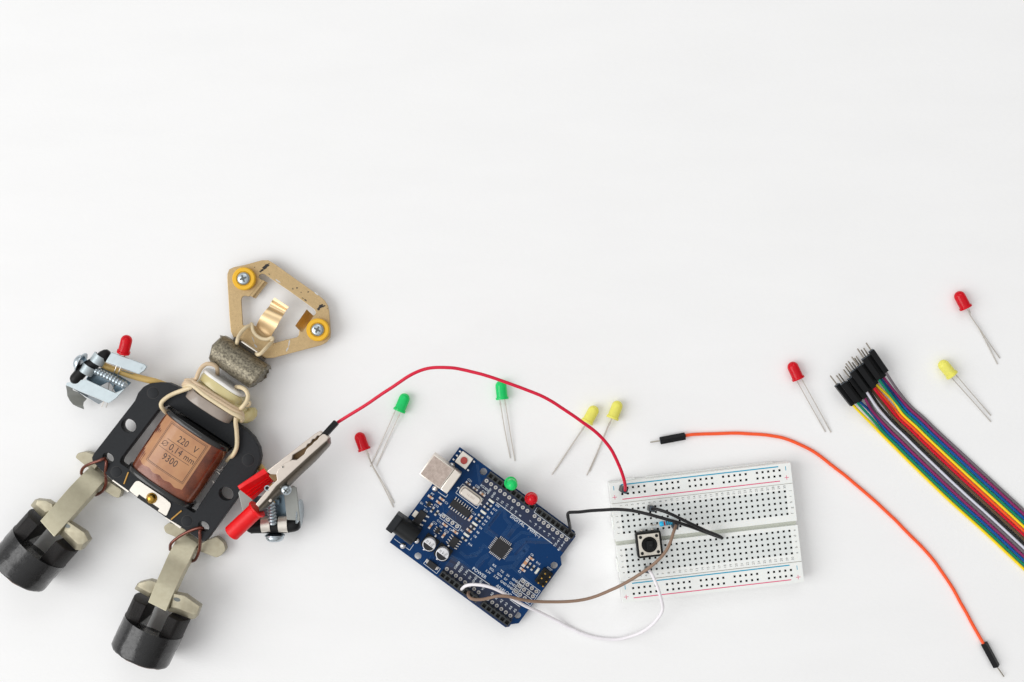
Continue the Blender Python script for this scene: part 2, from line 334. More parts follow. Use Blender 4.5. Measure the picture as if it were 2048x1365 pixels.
# ---- neck magnet lump
A, B = zN(600, 70, 10), zN(1222, 500, 10); ud = (B-A); L = ud.length; ud.normalize(); vd = Vector((ud.y, -ud.x, 0))
if vd.y > 0: vd = -vd
mb = MB(); nu, nv = 44, 26; Wd = 13.2; g = {}
for i in range(nu+1):
    for j in range(nv):
        t = j*2*math.pi/nv; x = i/nu*L; y = Wd/2*math.cos(t); zz = math.sin(t)
        zt = 9+ (8.5*abs(zz)**0.85 if zz > 0 else -7.8*abs(zz)**0.35)
        if zz > 0 and abs(y) > Wd*.40: zt -= 0.0
        e = min(i, nu-i)/nu; rr = 1-(0.12 if e == 0 else 0)
        p = A+ud*x+vd*(Wd/2-(y*rr)); p.z = 9+(zt-9)*rr
        # slanted outline: the block leans, and its ends are chipped
        p += ud*(1.6*(1-2*x/L)*((Wd/2-y)/Wd)**3)
        if e == 0: p += ud*(mnoise.noise(Vector((y*.7, zt*.5, i)))*1.9)
        nz = mnoise.noise(p*0.35)*0.16+mnoise.noise(p*1.4)*0.06+mnoise.noise(p*3)*0.04
        d = Vector((0, 0, 1))*max(0, zz)+vd*(-math.cos(t))
        g[i, j] = p+d*nz
mb.v = [g[i, j] for i in range(nu+1) for j in range(nv)]
for i in range(nu):
    for j in range(nv): a = i*nv+j; b = i*nv+(j+1) % nv; mb.f.append((a, b, b+nv, a+nv)); mb.m.append(0)
mb.f += [tuple(range(nv-1, -1, -1)), tuple(nu*nv+j for j in range(nv))]; mb.m += [0, 0]
part('neck_magnet', mb, m_magnet, rb, smooth=60)
mb = MB(); mb.loft([zN(745, 95, 8), zN(1150, 400, 8)], [zN(720, 140, 8), zN(1120, 440, 8)], 4); part('neck_strip', mb, m_darkmetal, rb, bev=.1)
mb = MB(); mb.loft([zN(840, 150, 13), zN(1058, 300, 13)], [zN(832, 166, 13), zN(1050, 314, 13)], 4); part('steel_strip', mb, m_steel, rb, bev=.1)

# ---- neck discs (thin insulators on edge), stacked from the magnet down to the body
def disc(name, pl, pr, zc, th, mat, r_add=0.0, bulge=0.0, ex=2.0, sy=1.0):
    a, b = zN(pl[0], pl[1], zc), zN(pr[0], pr[1], zc); u = b-a; r = u.length/2+r_add; c = (a+b)/2; u.normalize(); ax = Vector((-u.y, u.x, 0))
    if ax.y < 0: ax = -ax
    e = min(.35, th*.3); pr_ = [(r-e-bulge, -th/2), (r-bulge*.4, -th/2+e), (r, 0), (r-bulge*.4, th/2-e), (r-e-bulge, th/2)]
    mb = MB(); mb.lathe(pr_, c, ax, 56, sy=sy*(zc-0.3)/r, ex=ex); return part(name, mb, mat, rb, smooth=50)
disc('white_disc', (350, 535), (885, 905), 9.2, 1.6, m_white, ex=3.4)
disc('porcelain_spool', (312, 600), (862, 1000), 9.4, 4.4, m_porc, 0, .9, ex=2.8)
disc('porcelain_disc', (250, 690), (925, 1130), 8.2, 3.2, m_porc, 0, .5, ex=2.6)
disc('resin_disc', (130, 830), (735, 1225), 9.6, 5.0, m_greyp, 0, .6, ex=3.0)
mb = MB(); mb.tube(spline([zN(985, 1060, 8), zN(975, 1130, 8), zN(900, 1180, 8), zN(800, 1170, 8)]), [3.3*math.sqrt(1-(1-min(1, (i+.4)/4))**2) for i in range(len(spline([zN(985, 1060, 8), zN(975, 1130, 8), zN(900, 1180, 8), zN(800, 1170, 8)])))], 16); part('porcelain_lug', mb, m_porc, rb)

# ---- elastic cord tying head, magnet and body together
def cord(name, zf, pts, r, mat, parent=rb, n=12, step=.8):
    mb = MB(); mb.tube(spline([zf(*p) for p in pts], step), r, n); return part(name, mb, mat, parent, smooth=80)
cord('elastic_cord', z1, [(335, 862, 10), (338, 835, 14.5), (352, 790, 13), (382, 742, 11), (425, 702, 9.5), (458, 690, 8.2), (462, 700, 6.2)], .85, m_cream)
cord('elastic_cord', z1, [(468, 676, 6.8), (474, 690, 8.2), (482, 735, 8.5), (512, 778, 8.6), (560, 808, 8.7), (615, 815, 8.8), (650, 800, 8.8), (664, 812, 8.6), (650, 830, 8)], .85, m_cream)
cord('elastic_cord', z1, [(655, 838, 8), (636, 858, 9.8), (600, 895, 13.3), (560, 938, 14.6), (530, 955, 14.4), (515, 945, 11)], .85, m_cream)
cord('elastic_cord', zN, [(510, 640, 6), (512, 560, 12), (495, 500, 14.5), (440, 470, 15.5), (370, 465, 15.8), (300, 510, 16), (250, 590, 16.5), (225, 660, 16.5), (190, 690, 15), (165, 680, 12)], .95, m_cream2)
cord('elastic_cord', zN, [(770, 780, 13), (830, 785, 16.5), (890, 820, 18.5), (925, 880, 19), (918, 960, 19.3), (880, 1020, 19.4), (835, 1070, 19), (815, 1080, 17)], .95, m_cream)
cord('elastic_cord', zN, [(905, 1030, 12), (935, 1040, 14), (955, 1010, 15), (945, 980, 14), (920, 985, 12)], .6, m_cream)
for dy, zz, mt in [(0, 19.8, m_cream2), (48, 20.4, m_cream), (-38, 18.8, m_cream2)]:
    w0 = 10 if dy else 0
    cord('elastic_cord', zN, [(60+w0, 770+dy*.2, 12), (52+w0, 750+dy*.5, 15), (95+w0, 735+dy*.35, 17.5), (190, 755+dy*.4, zz-1.4), (330, 850+dy*.75, zz), (520, 965+dy, zz+.2), (700, 1080+dy*1.0, zz), (810, 1140+dy*.9, zz-1), (852, 1190+dy*.5, 17), (838, 1240+dy*.1, 14)], .98, mt)
cord('elastic_cord', zN, [(80, 690, 12), (130, 690, 15), (190, 715, 17.5), (240, 745, 18.4), (330, 800, 18.6), (450, 880, 18.8)], .9, m_cream2)
cord('elastic_cord', z3, [(590, 335, 10), (560, 305, 13), (540, 275, 14.5), (545, 245, 14.8), (590, 205, 15), (650, 175, 15.2), (720, 150, 16.5), (775, 130, 17.5)], .98, m_cream)
cord('elastic_cord', z3, [(1108, 360, 17), (1105, 400, 16.5), (1112, 470, 15), (1115, 550, 14.6), (1108, 600, 14.5), (1085, 645, 14), (1062, 665, 11), (1040, 690, 8)], 1.0, m_cream)

# ---- body frame
zf_, tf = 12.5, 6.0
fo = [(18, 690), (14, 665), (30, 635), (340, 235), (365, 175), (405, 130), (455, 103), (520, 95), (590, 100), (650, 125), (900, 275), (1180, 455), (1240, 515), (1280, 590), (1292, 660), (1280, 720), (1245, 785), (1080, 1020), (900, 1270), (875, 1300), (845, 1295), (680, 1185), (570, 1118), (300, 925), (165, 830), (40, 718)]
win = [(588, 262), (1092, 592), (1085, 640), (790, 1088), (225, 705), (235, 670), (520, 300)]
mb = MB()
e1 = circle(z3(293, 425, zf_), 2.95, 28, 3.35, R(60)); e2 = circle(z3(1032, 940, zf_), 2.95, 28, 3.35, R(60))
h1 = circle(z3(138, 668, zf_), 2.0, 20, 2.6, R(55)); h2 = circle(z3(862, 1188, zf_), 2.0, 20, 2.6, R(55))
plate(mb, [P2(z3, fo, zf_), round_loop(P2(z3, win, zf_), .8, 3), e1, e2, h1, h2], zf_, tf, .22)
frame = part('body_frame', mb, m_blackplate, rb, smooth=30)
for X, Y, r in [(478, 175, 2.45), (1200, 685, 2.6), (200, 775, 2.35), (735, 1148, 2.35)]:
    c = z3(X, Y, zf_); mb = MB()
    mb.lathe([(r+.28, 0), (r+.28, .03), (r+.02, .03), (r, -.02+.05), (r-.02, .22), (r-.2, .28), (.001, .28)], (c.x, c.y, zf_+.002), (0, 0, 1), 32, mis=[1, 1, 1, 0, 0, 0]); part('rivet', mb, [m_blackplate, m_blackedge], frame)
# ---- coil on its bobbin
zc, Hc = 11.2, 10.4
Cb, Ct = z3(545, 878, zc), z3(838, 442, zc); ax = (Ct-Cb); La = ax.length; ax.normalize(); lat = Vector((ax.y, -ax.x, 0)); A0 = 16.2; EX = 2.7
def coil_pt(s_, t_, off=0.0, barrel=1.0):
    k = 1-0.02*(2*t_/La-1)**2; a = A0*k; q = max(0.0, 1-abs(s_/a)**EX)**(1/EX)
    return Cb+ax*t_+lat*s_+Vector((0, 0, Hc*k*q+off))
mb = MB(); mb.lathe([(A0*.96, .6), (A0*.99, 2.5), (A0, La*.3), (A0, La*.7), (A0*.985, La-2.5), (A0*.96, La-.6)], Cb, ax, 72, sy=Hc/A0, ex=EX)
coil = part('coil', mb, m_copper, rb, smooth=60)
for t0 in (-0.6, La-1.6):
    mb = MB(); k = 1.045 if t0 < 0 else 1.035
    mb.lathe([(A0*k-.3, t0), (A0*k, t0+.3), (A0*k, t0+1.9), (A0*k-.3, t0+2.2)], Cb, ax, 72, sy=(Hc+.7)/A0/k, ex=EX); part('bobbin_flange', mb, m_flange, coil, smooth=50)
def on_coil(pts2, off): return [coil_pt(s_, t_, off) for s_, t_ in pts2]
s0, s1, t0_, t1_ = -14.6, 9.9, 5.7, La-2.0
mb = MB(); ns, nt = 30, 14
for i in range(ns+1):
    for j in range(nt+1):
        s_ = s0+(s1-s0)*i/ns; t_ = t0_+(t1_-t0_)*j/nt+(0.35*math.sin(i*.9) if j == 0 else 0)
        if j == 0: t_ -= 0.02*(s_+14)
        mb.v.append(coil_pt(s_, t_, .05+.04*(i > 3)))
for i in range(ns):
    for j in range(nt): a = i*(nt+1)+j; mb.f.append((a, a+nt+1, a+nt+2, a+1)); mb.m.append(0)
lab = part('paper_label', mb, m_paper, coil, smooth=60)
mb = MB()
def ink_line(a, b, w_):
    a, b = Vector(a), Vector(b); n = max(2, int((b-a).length/0.7)); d = (b-a).normalized(); q = Vector((-d.y, d.x))*w_/2
    o = len(mb.v)
    for i in range(n+1):
        p = a+(b-a)*i/n; mb.v += [coil_pt(p.x+q.x, p.y+q.y, .13), coil_pt(p.x-q.x, p.y-q.y, .13)]
    for i in range(n): mb.f.append((o+2*i, o+2*i+1, o+2*i+3, o+2*i+2)); mb.m.append(0)
LC = (-0.9, La/2+2.6)         # label centre on the coil
def lb(x, y): return (LC[0]+x, LC[1]+y)
bw, bh = 9.7, 10.0
for d in (0, .55):
    for a, b in [((-bw+d, -bh+d), (bw-d, -bh+d)), ((bw-d, -bh+d), (bw-d, bh-d)), ((bw-d, bh-d), (-bw+d, bh-d)), ((-bw+d, bh-d), (-bw+d, -bh+d))]: ink_line(lb(*a), lb(*b), .2 if d else .13)
ink_line(lb(-6.8, 3.0), lb(8.6, 3.0), .16); ink_line(lb(-8.3, -1.6), lb(7.5, -1.6), .16)
def ink_text(t, x, y, size):
    me = text_mesh(t, size, bold=0.0, space=1.05); o = len(mb.v)
    for v in me.vertices: mb.v.append(coil_pt(LC[0]+x+v.co.x*.82, LC[1]+y+v.co.y, .14))
    for p in me.polygons: mb.f.append(tuple(o+k for k in p.vertices)); mb.m.append(0)
    bpy.data.meshes.remove(me)
ink_text('220', -.3, 5.6, 4.2); ink_text('V', 6.2, 5.6, 4.2); ink_text('0,14', -.9, .75, 4.4); ink_text('mm', 6.2, .6, 4.0); ink_text('9300', -.6, -4.3, 4.4)
def ink_ring(cx, cy, r):
    for i in range(16):
        a, b = i*math.pi/8, (i+1)*math.pi/8; ink_line(lb(cx+r*math.cos(a), cy+r*math.sin(a)), lb(cx+r*math.cos(b), cy+r*math.sin(b)), .22)
ink_ring(-6.6, .7, 1.15); ink_line(lb(-8.1, -.5), lb(-5.1, 1.9), .2)
part('printed_text', mb, m_ink, lab, smooth=0)
# ---- steel bracket with brass rivet
mb = MB(); zb = zf_+.5
plate(mb, [round_loop(P2(z3, [(295, 915), (345, 845), (372, 842), (560, 968), (612, 1012), (612, 1035), (578, 1112), (520, 1075), (355, 962)], zb), .9, 4)], zb, .6, .1)
mb.loft([z3(175, 832, zf_-.6), z3(295, 918, zf_-.6)], [z3(168, 842, zf_-.6), z3(288, 930, zf_-.6)], 4.5); mb.loft([z3(578, 1112, zf_-.6), z3(692, 1192, zf_-.6)], [z3(570, 1124, zf_-.6), z3(684, 1204, zf_-.6)], 4.5)
br = part('steel_bracket', mb, m_steel, rb, smooth=30)
mb = MB(); flat(mb, z3, [(372, 945), (525, 1052), (512, 1074), (355, 968)], zb+.06, zb+.004); part('bracket_slot', mb, m_hole, br, smooth=0)
c = z3(463, 976, zb+1); mb = MB(); mb.lathe([(2.5, 0), (2.45, .2), (2.3, .35), (2.3, .5)], (c.x, c.y, zb), (0, 0, 1), 28); mb.lathe([(2.15, .4), (2.1, .9), (1.7, 1.5), (1.0, 1.9), (.001, 2.05)], (c.x, c.y, zb), (0, 0, 1), 28); part('brass_rivet', mb, m_brass, br)
for a, b in [((292, 776), (258, 866)), ((695, 1068), (615, 1136))]:
    mb = MB(); p, q = z3(a[0], a[1], zf_+.15), z3(b[0], b[1], zf_+.15); mb.tube([p, q], .38, 6); part('gold_fastener', mb, m_goldwire, frame)
# dark wire ends beside the coil
for pts in [[(930, 840), (945, 860), (975, 850), (990, 800), (960, 770)], [(880, 700), (930, 740), (990, 760), (1010, 730)]]:
    cord('coil_wire', z3, [(x, y, 9) for x, y in pts], .25, m_lead, coil, 6)

# ---- legs: cast bracket + horseshoe magnet foot + copper wire tie
def leg(zfn, bar, cross_up, cross_lo_l, cross_lo_r, dimple, foot, ties):
    mb = MB(); La_, Ra_ = [], []
    sa, sb = [zfn(*p[0], p[2]) for p in bar], [zfn(*p[1], p[2]) for p in bar]
    for i in range(len(bar)-1):
        for k in range(4):
            t = k/4
            def cr(q): a, b, c, d = q[max(i-1, 0)], q[i], q[i+1], q[min(i+2, len(q)-1)]; return 0.5*((2*b)+(c-a)*t+(2*a-5*b+4*c-d)*t*t+(3*b-a-3*c+d)*t**3)
            La_.append(cr(sa)); Ra_.append(cr(sb))
    mb.loft(La_+[sa[-1]], Ra_+[sb[-1]], 8.0)
    lg = part('leg', mb, m_leg, rb, bev=.22)
    for cr, zt, th in ((cross_up, 5.6, 4.6), ):
        for c_ in cr: mb = MB(); mb.prism(round_loop(P2(zfn, c_, zt), .9, 3), zt-th, zt); part('hip_flange', mb, m_flangez, lg, bev=.25)
    for c_, t_ in (cross_lo_l, cross_lo_r):
        A_, B_ = P2(zfn, c_, 18.0), P2(zfn, t_, 20.5); m_ = len(A_); mb = MB(); C_ = [Vector((p.x, p.y, 13)) for p in A_]
        mb.add(C_+A_+B_, [tuple(range(m_)), tuple(range(3*m_-1, 2*m_-1, -1))]+[(q*m_+i, q*m_+(i+1) % m_, (q+1)*m_+(i+1) % m_, (q+1)*m_+i) for q in (0, 1) for i in range(m_)]); part('ankle_flange', mb, m_flangez, lg, bev=.3)
    a, b = dimple; pa, pb = zfn(*a, 20.5), zfn(*b, 20.5); c = (pa+pb)/2; d = pb-pa
    mb = MB(); mb.prism(circle(c, d.length/2, 20, d.length/3.6, math.atan2(d.y, d.x)), 20.505, 20.53); part('dimple', mb, m_slot, lg, smooth=0)
    # foot: cylinder lying on the table, its front half split into two flat-topped prongs
    (lx, ly), (rx_, ry_), Lf, split = foot; r = 14.3
    a, b = zfn(lx, ly, r), zfn(rx_, ry_, r); u = b-a; r2 = u.length/2; c = (a+b)/2; u.normalize(); ax_ = Vector((u.y, -u.x, 0)); 
    if ax_.y > 0: ax_ = -ax_
    mb = MB(); n = 64; sp2 = split+6.5; prof = [(r2, sp2), (r2, sp2+2), *[(r2*1.002, sp2+2+(Lf-3.2-sp2)*i/9) for i in range(1, 9)], (r2, Lf-1.0), (r2-.25, Lf-.4), (r2-.9, Lf)]
    k = r/r2
    mb.lathe(prof, c, ax_, n, sy=k, mis=[0]*11+[1, 0]); 
    for q_ in range(len(mb.v)): nzv = mb.v[q_]; dv = nzv-c; dv = (dv-ax_*dv.dot(ax_)).normalized(); mb.v[q_] = nzv+dv*(mnoise.noise(nzv*.13)*.35-.15)+ax_*(mnoise.noise(nzv*.5)*.35 if q_ >= 3*n else 0)
    arc = []; xin = 5.2; a0_ = math.acos(xin/r2)
    for i in range(49): t = -a0_+(math.pi+2*a0_)*i/48; arc.append((r2*math.cos(t), r*math.sin(t)))
    arc += [(-xin, 6.5), (-xin+1.5, 8.5), (xin-1.5, 8.5), (xin, 6.5)]; m_ = len(arc); vs = [c+u*x+ax_*dd+Vector((0, 0, z_)) for dd in (split, sp2) for x, z_ in arc]
    mb.add(vs, [tuple(range(m_)), tuple(range(2*m_-1, m_-1, -1))]+[(i, (i+1) % m_, m_+(i+1) % m_, m_+i) for i in range(m_)]); part_body = mb
    ft = part('magnet_foot', mb, [m_shoe, m_worn], lg, smooth=40)
    zflat = r+9.0
    for sgn in (-1, 1):
        mb = MB(); prof2 = []; xin = 5.2
        for i in range(25):
            t = -math.pi/2+math.pi*i/24; x = r2*.985*math.cos(t); z_ = r*.985*math.sin(t)
            if x >= xin: prof2.append((x, min(z_, zflat-r)))
        prof2 = [(xin, prof2[0][1])]+prof2+[(xin, min(zflat-r, prof2[-1][1]))]
        vs = []; m_ = len(prof2)
        for dd in (0.0, split+.8):
            for x, z_ in prof2: vs.append(c+u*(sgn*x)+ax_*dd+Vector((0, 0, z_)))
        mb.add(vs, [tuple(range(m_)), tuple(range(2*m_-1, m_-1, -1))]+[(i, (i+1) % m_, m_+(i+1) % m_, m_+i) for i in range(m_)])
        part('magnet_prong', mb, m_shoe_rough, ft, bev=.35)
    for tp in ties: cord('copper_tie', zfn, tp, .72, m_wirecu, lg, 10)
    return lg
leg(z5, [((775, 225), (905, 345), 5.8), ((735, 262), (872, 372), 7.5), ((650, 345), (789, 465), 11.0), ((570, 430), (694, 570), 15.5), ((432, 590), (556, 725), 21.5), ((342, 692), (462, 830), 23.5)],
    [[(640, 150), (665, 112), (730, 100), (800, 125), (860, 180), (800, 260), (745, 235)], [(890, 340), (950, 370), (1040, 430), (1015, 500), (965, 485), (880, 430)]],
    ([(258, 560), (300, 508), (395, 518), (450, 550), (440, 640), (355, 665)], [(308, 552), (315, 512), (395, 518), (450, 550), (448, 600), (388, 618)]), ([(500, 800), (560, 690), (720, 790), (757, 860), (690, 945), (640, 940)], [(545, 775), (570, 690), (720, 790), (757, 860), (705, 892), (660, 888)]),
    ((545, 725), (600, 745)), ((262, 588), (668, 950), 24.5, 9.5),
    [[(905, 165, 10), (890, 160, 13.6), (840, 180, 13.6), (770, 205, 12), (715, 235, 10), (694, 275, 8.5), (700, 300, 6)],
     [(895, 160, 11), (908, 190, 13.8), (900, 270, 12), (902, 320, 9.5), (905, 370, 8), (880, 430, 6), (835, 465, 3), (790, 472, 2)]])
leg(z6, [((690, 195), (815, 285), 5.8), ((640, 235), (790, 320), 7.2), ((570, 360), (732, 440), 10.8), ((525, 460), (678, 540), 15), ((455, 620), (604, 700), 21), ((397, 765), (545, 840), 23.5)],
    [[(525, 140), (570, 105), (680, 150), (740, 190), (660, 240), (540, 190)], [(790, 330), (850, 270), (960, 220), (1020, 270), (1040, 330), (1000, 380), (960, 397), (830, 345)]],
    ([(283, 655), (312, 605), (405, 582), (470, 600), (450, 700), (400, 725)], [(306, 632), (322, 603), (405, 582), (470, 600), (458, 680), (410, 690)]), ([(560, 840), (600, 690), (700, 710), (828, 800), (790, 900), (760, 907), (620, 855)], [(585, 805), (605, 692), (700, 710), (828, 800), (805, 862), (775, 868), (640, 815)]),
    ((608, 735), (665, 750)), ((292, 690), (752, 905), 24.0, 9.0),
    [[(855, 165, 10), (840, 148, 13.6), (780, 160, 13.6), (700, 195, 12), (630, 240, 10.5), (585, 285, 9), (580, 330, 6)],
     [(850, 150, 11), (826, 175, 13.8), (828, 240, 12.5), (825, 310, 9.5), (810, 370, 7.5), (785, 415, 5), (755, 427, 3)]])

# ---- arms
cord('arm', z2, [(700, 560, 12), (870, 640, 11), (1000, 690, 10), (1200, 760, 9.5), (1400, 815, 9), (1620, 870, 8), (1850, 960, 5), (2100, 1080, 4)], 1.5, m_tan, rb, 14)
cord('arm', z4, [(300, 420, 4), (420, 500, 5), (470, 545, 6), (520, 620, 7), (560, 760, 8), (590, 900, 9)], 1.6, m_tan, rb, 14)

# ---- hands: zinc clamps
def strap(mb, zf, cen, dirv, w_, r, zt, mi=0):
    """metal band arched over the black grip: cen = middle (zoom px), dirv = direction across the grip"""
    c = zf(cen[0], cen[1], zt); d = Vector((dirv[0], -dirv[1], 0)).normalized(); s_ = Vector((-d.y, d.x, 0)); pr = []
    for i in range(13):
        t = R(-20+220*i/12); pr.append(c+d*(r*math.cos(t))+Vector((0, 0, r*math.sin(t)-r)))
    n = len(pr); o = len(mb.v)
    for p in pr:
        q = (p-(c-Vector((0, 0, r)))).normalized()*.7
        mb.v += [p-s_*w_/2, p+s_*w_/2, p+s_*w_/2-q, p-s_*w_/2-q]
    for i in range(n-1):
        for k in range(4): a = o+i*4+k; b = o+i*4+(k+1) % 4; mb.f.append((a, a+4, b+4, b)); mb.m.append(mi)
    mb.f += [(o, o+1, o+2, o+3), tuple(o+(n-1)*4+k for k in (3, 2, 1, 0))]; mb.m += [mi, mi]
def bolt(mb, a, b, r, pitch=.85, n=20):
    L_ = (b-a).length; ax_ = (b-a)/L_; k = int(L_/pitch); pr = []
    for i in range(k): pr += [(r*.80, i*pitch), (r, i*pitch+pitch*.3), (r, i*pitch+pitch*.62)]
    pr.append((r*.6, L_)); mb.lathe(pr, a, ax_, n)
# left hand (seen from the side)
mb = MB()
mb.loft([z2(930, 415, 17), z2(1440, 603, 17)], [z2(845, 558, 17), z2(1345, 752, 17)], 1.1)
mb.prism(P2(z2, [(1435, 602), (1468, 640), (1425, 700), (1345, 752), (1380, 650)], 17), 15.9, 17)
hand = part('hand_clamp', mb, m_zinc, rb, bev=.25)
mb = MB(); mb.prism(round_loop(P2(z2, [(505, 832), (550, 835), (995, 1040), (1135, 965), (1000, 1110), (890, 1190), (240, 918), (250, 880)], 16), .5, 3), 14.8, 16); part('side_plate', mb, m_zinc, hand, bev=.2)
mb = MB(); mb.prism(P2(z2, [(620, 690), (830, 640), (1225, 880), (1140, 965), (990, 1030), (930, 900), (870, 870), (760, 930), (540, 830)], 8), 7, 8); part('back_plate', mb, m_zinc_dark, hand, bev=.2)
mb = MB(); mb.loft([z2(1075, 690, 15), z2(1270, 745, 13)], [z2(1090, 680, 6), z2(1240, 770, 6)], .8); part('inner_lip', mb, m_zinc_dark, hand)
mb = MB()
jw = [((240, 920), (335, 945), 14.5), ((255, 1000), (332, 990), 12.5), ((262, 1075), (430, 1030), 11), ((300, 1150), (550, 1125), 9), ((350, 1210), (500, 1180), 7), ((420, 1245), (495, 1225), 6), ((480, 1265), (508, 1280), 5)]
mb.loft([z2(*a, h) for a, b, h in jw], [z2(*b, h) for a, b, h in jw], .9); part('curled_jaw', mb, m_zincg, hand, smooth=60)
mb = MB(); mb.loft([z2(335, 965, 14.6), z2(800, 1165, 14.6)], [z2(420, 1010, 9), z2(740, 1205, 7)], .8); part('lower_lip', mb, m_zinc_dark, hand)
mb = MB(); mb.tube(spline([z2(890, 395, 15), z2(835, 455, 15), z2(700, 560, 15), z2(550, 650, 15), z2(430, 770, 15), z2(340, 880, 15)], .8), [1.4]+[2.2]*3+[2.4]*400, 16)
n_ = len(spline([z2(890, 395, 15), z2(835, 455, 15), z2(700, 560, 15), z2(550, 650, 15), z2(430, 770, 15), z2(340, 880, 15)], .8))
mb = MB(); pth = spline([z2(890, 395, 15), z2(835, 455, 15), z2(700, 560, 15), z2(550, 650, 15), z2(430, 770, 15), z2(340, 880, 15)], .8)
mb.tube(pth, [2.6*math.sqrt(1-(1-min(1, (i+.3)/3.5, (len(pth)-.7-i)/3.5))**2) for i in range(len(pth))], 20); part('rubber_grip', mb, m_rubber, hand, smooth=60)
for cx, cy in [(700, 525), (530, 680)]:
    mb = MB(); strap(mb, z2, (cx, cy), (.83, .56), 3.9, 3.2, 18.2); part('steel_strap', mb, m_zinc, hand, smooth=50)
mb = MB(); bolt(mb, z2(640, 665, 14), z2(1165, 930, 14), 1.75, 1.5); bl = part('threaded_bolt', mb, m_screw, hand, smooth=25)
mb = MB(); a_, b_ = z2(640, 665, 14), z2(1165, 930, 14); dr = (b_-a_).normalized()
mb.lathe([(.5, -1.9), (2.0, -1.7), (3.0, -1.0), (3.3, 0), (3.3, .5)], z2(440, 560, 14), dr, 28); mb.lathe([(4.6, .6), (4.8, .8), (4.8, 1.2), (4.6, 1.4)], z2(440, 560, 14), dr, 32); part('bolt_head', mb, m_screw, bl)
mb = MB(); strap(mb, z2, (520, 530), (.5, .85), 1.6, 2.9, 15.5); part('steel_loop', mb, m_zinc_dark, hand, smooth=50)

# right hand (zoomed frame zR: 7.583 from (460,920))
mb = MB(); mb.prism(round_loop(P2(zR, [(122, 500), (150, 455), (285, 445), (325, 490), (345, 620), (420, 830), (205, 830)], 13), 1.2, 4), 12, 13)
h2 = part('hand_clamp', mb, m_zincg, rb, bev=.25)
mb = MB(); mb.prism(P2(zR, [(820, 540), (800, 480), (950, 390), (1010, 425), (1062, 925), (862, 912)], 14), 13.1, 14); part('side_plate', mb, m_zincg, h2, bev=.25)
mb = MB(); mb.prism(P2(zR, [(330, 560), (850, 520), (870, 900), (420, 940)], 6), 5, 6); mb.box(tuple(zR(705, 640, 9)), (2.6, 2.2, 2), 0); part('back_plate', mb, m_zinc_dark, h2, bev=.2)
mb = MB(); mb.lathe([(6.2, 0), (6.9, .2), (6.6, .8), (5.5, 1.2), (.5, 1.3)], zR(1042, 830, 7.6), (1, -.06, .05), 40, sx=1.0, sy=1.0); part('round_cap', mb, m_screw, h2)
pth = spline([zR(255, 1050, 11), zR(330, 1015, 11), zR(560, 1010, 11), zR(800, 1010, 11), zR(980, 985, 11), zR(1060, 975, 11)], .8)
mb = MB(); mb.tube(pth, [3.1*math.sqrt(1-(1-min(1, (i+.5)/3, (len(pth)-.5-i)/3))**2) for i in range(len(pth))], 20); part('rubber_grip', mb, m_rubber, h2, smooth=60)
for cx in (528, 790):
    mb = MB(); strap(mb, zR, (cx, 1000), (0.05, 1), 4.0, 3.7, 14.9); part('steel_strap', mb, m_steel, h2, smooth=50)
mb = MB(); bolt(mb, zR(655, 985, 13.5), zR(612, 640, 13.5), 2.1, 1.4); bl = part('threaded_bolt', mb, m_screw, h2, smooth=25)
mb = MB(); mb.lathe([(1.7, -4.5), (1.7, -.2), (3.2, 0), (4.4, .8), (4.5, 1.3), (4.0, 1.6), (4.0, 2.3), (3.5, 3.1), (2.5, 3.7), (.3, 3.9)], zR(680, 1112, 9.5), (0.01, -1, 0), 32, mis=[1, 1, 1, 0, 0, 0, 0, 0, 0]); part('bolt_head', mb, [m_screw, m_zinc_dark], bl)

# ================================================================== ALLIGATOR CLIP in the right hand
zk = 26.0
ck = thing('alligator_clip', 'silver alligator clip with two red handles gripped by the robot and biting a black plug', 'clip', W(560, 955, 18))
mb = MB(); mb.prism(P2(z4, [(522, 572), (760, 385), (1018, 186), (1058, 165), (1086, 186), (1062, 212), (1034, 212), (1012, 243), (985, 248), (965, 288), (937, 296), (920, 328), (868, 358), (785, 408), (778, 452), (690, 520), (640, 600), (612, 606), (560, 602)], zk), zk-4.6, zk)
part('upper_jaw', mb, m_clip, ck, bev=.3)
lf = [(778, 456), (826, 457), (903, 397), (922, 352), (952, 322), (976, 306), (1002, 276), (1036, 250), (1052, 226), (1086, 196), (1112, 196), (1150, 226), (1130, 262), (960, 412), (830, 532), (700, 652), (620, 722), (560, 800), (520, 850), (440, 935), (410, 905), (470, 830), (560, 722), (628, 660), (618, 600), (640, 545), (700, 490)]
mb = MB(); mb.prism(P2(z4, lf, zk+.5), zk-4.2, zk+.5); lj = part('lower_jaw', mb, m_clip, ck, bev=.3)
mb = MB()
ie = [((1148, 236), (1176, 288)), ((1130, 262), (1160, 318)), ((960, 412), (1020, 470)), ((830, 532), (880, 600)), ((700, 652), (775, 705)), ((620, 722), (700, 775)), ((560, 800), (620, 850)), ((440, 935), (482, 985))]
n = 10; o = 0
for i, (a, b) in enumerate(ie):
    zt, zb_ = (zk+.3 if i else zk-1.5), zk-7.5
    for k in range(n+1):
        t = k/n*math.pi/2; pa, pb = z4(*a, zt), z4(*b, zb_)
        mb.v.append(Vector((pa.x+(pb.x-pa.x)*math.sin(t), pa.y+(pb.y-pa.y)*math.sin(t), zb_+(zt-zb_)*math.cos(t))))
    mb.v.append(Vector((z4(*a, zt).x, z4(*a, zt).y, zb_)))
q = n+2
for i in range(len(ie)-1):
    for k in range(q): a = i*q+k; b = i*q+(k+1) % q; mb.f.append((a, b, b+q, a+q)); mb.m.append(0)
mb.f += [tuple(range(q)), tuple((len(ie)-1)*q+k for k in range(q-1, -1, -1))]; mb.m += [0, 0]
part('jaw_spine', mb, m_clipd, lj, smooth=50)
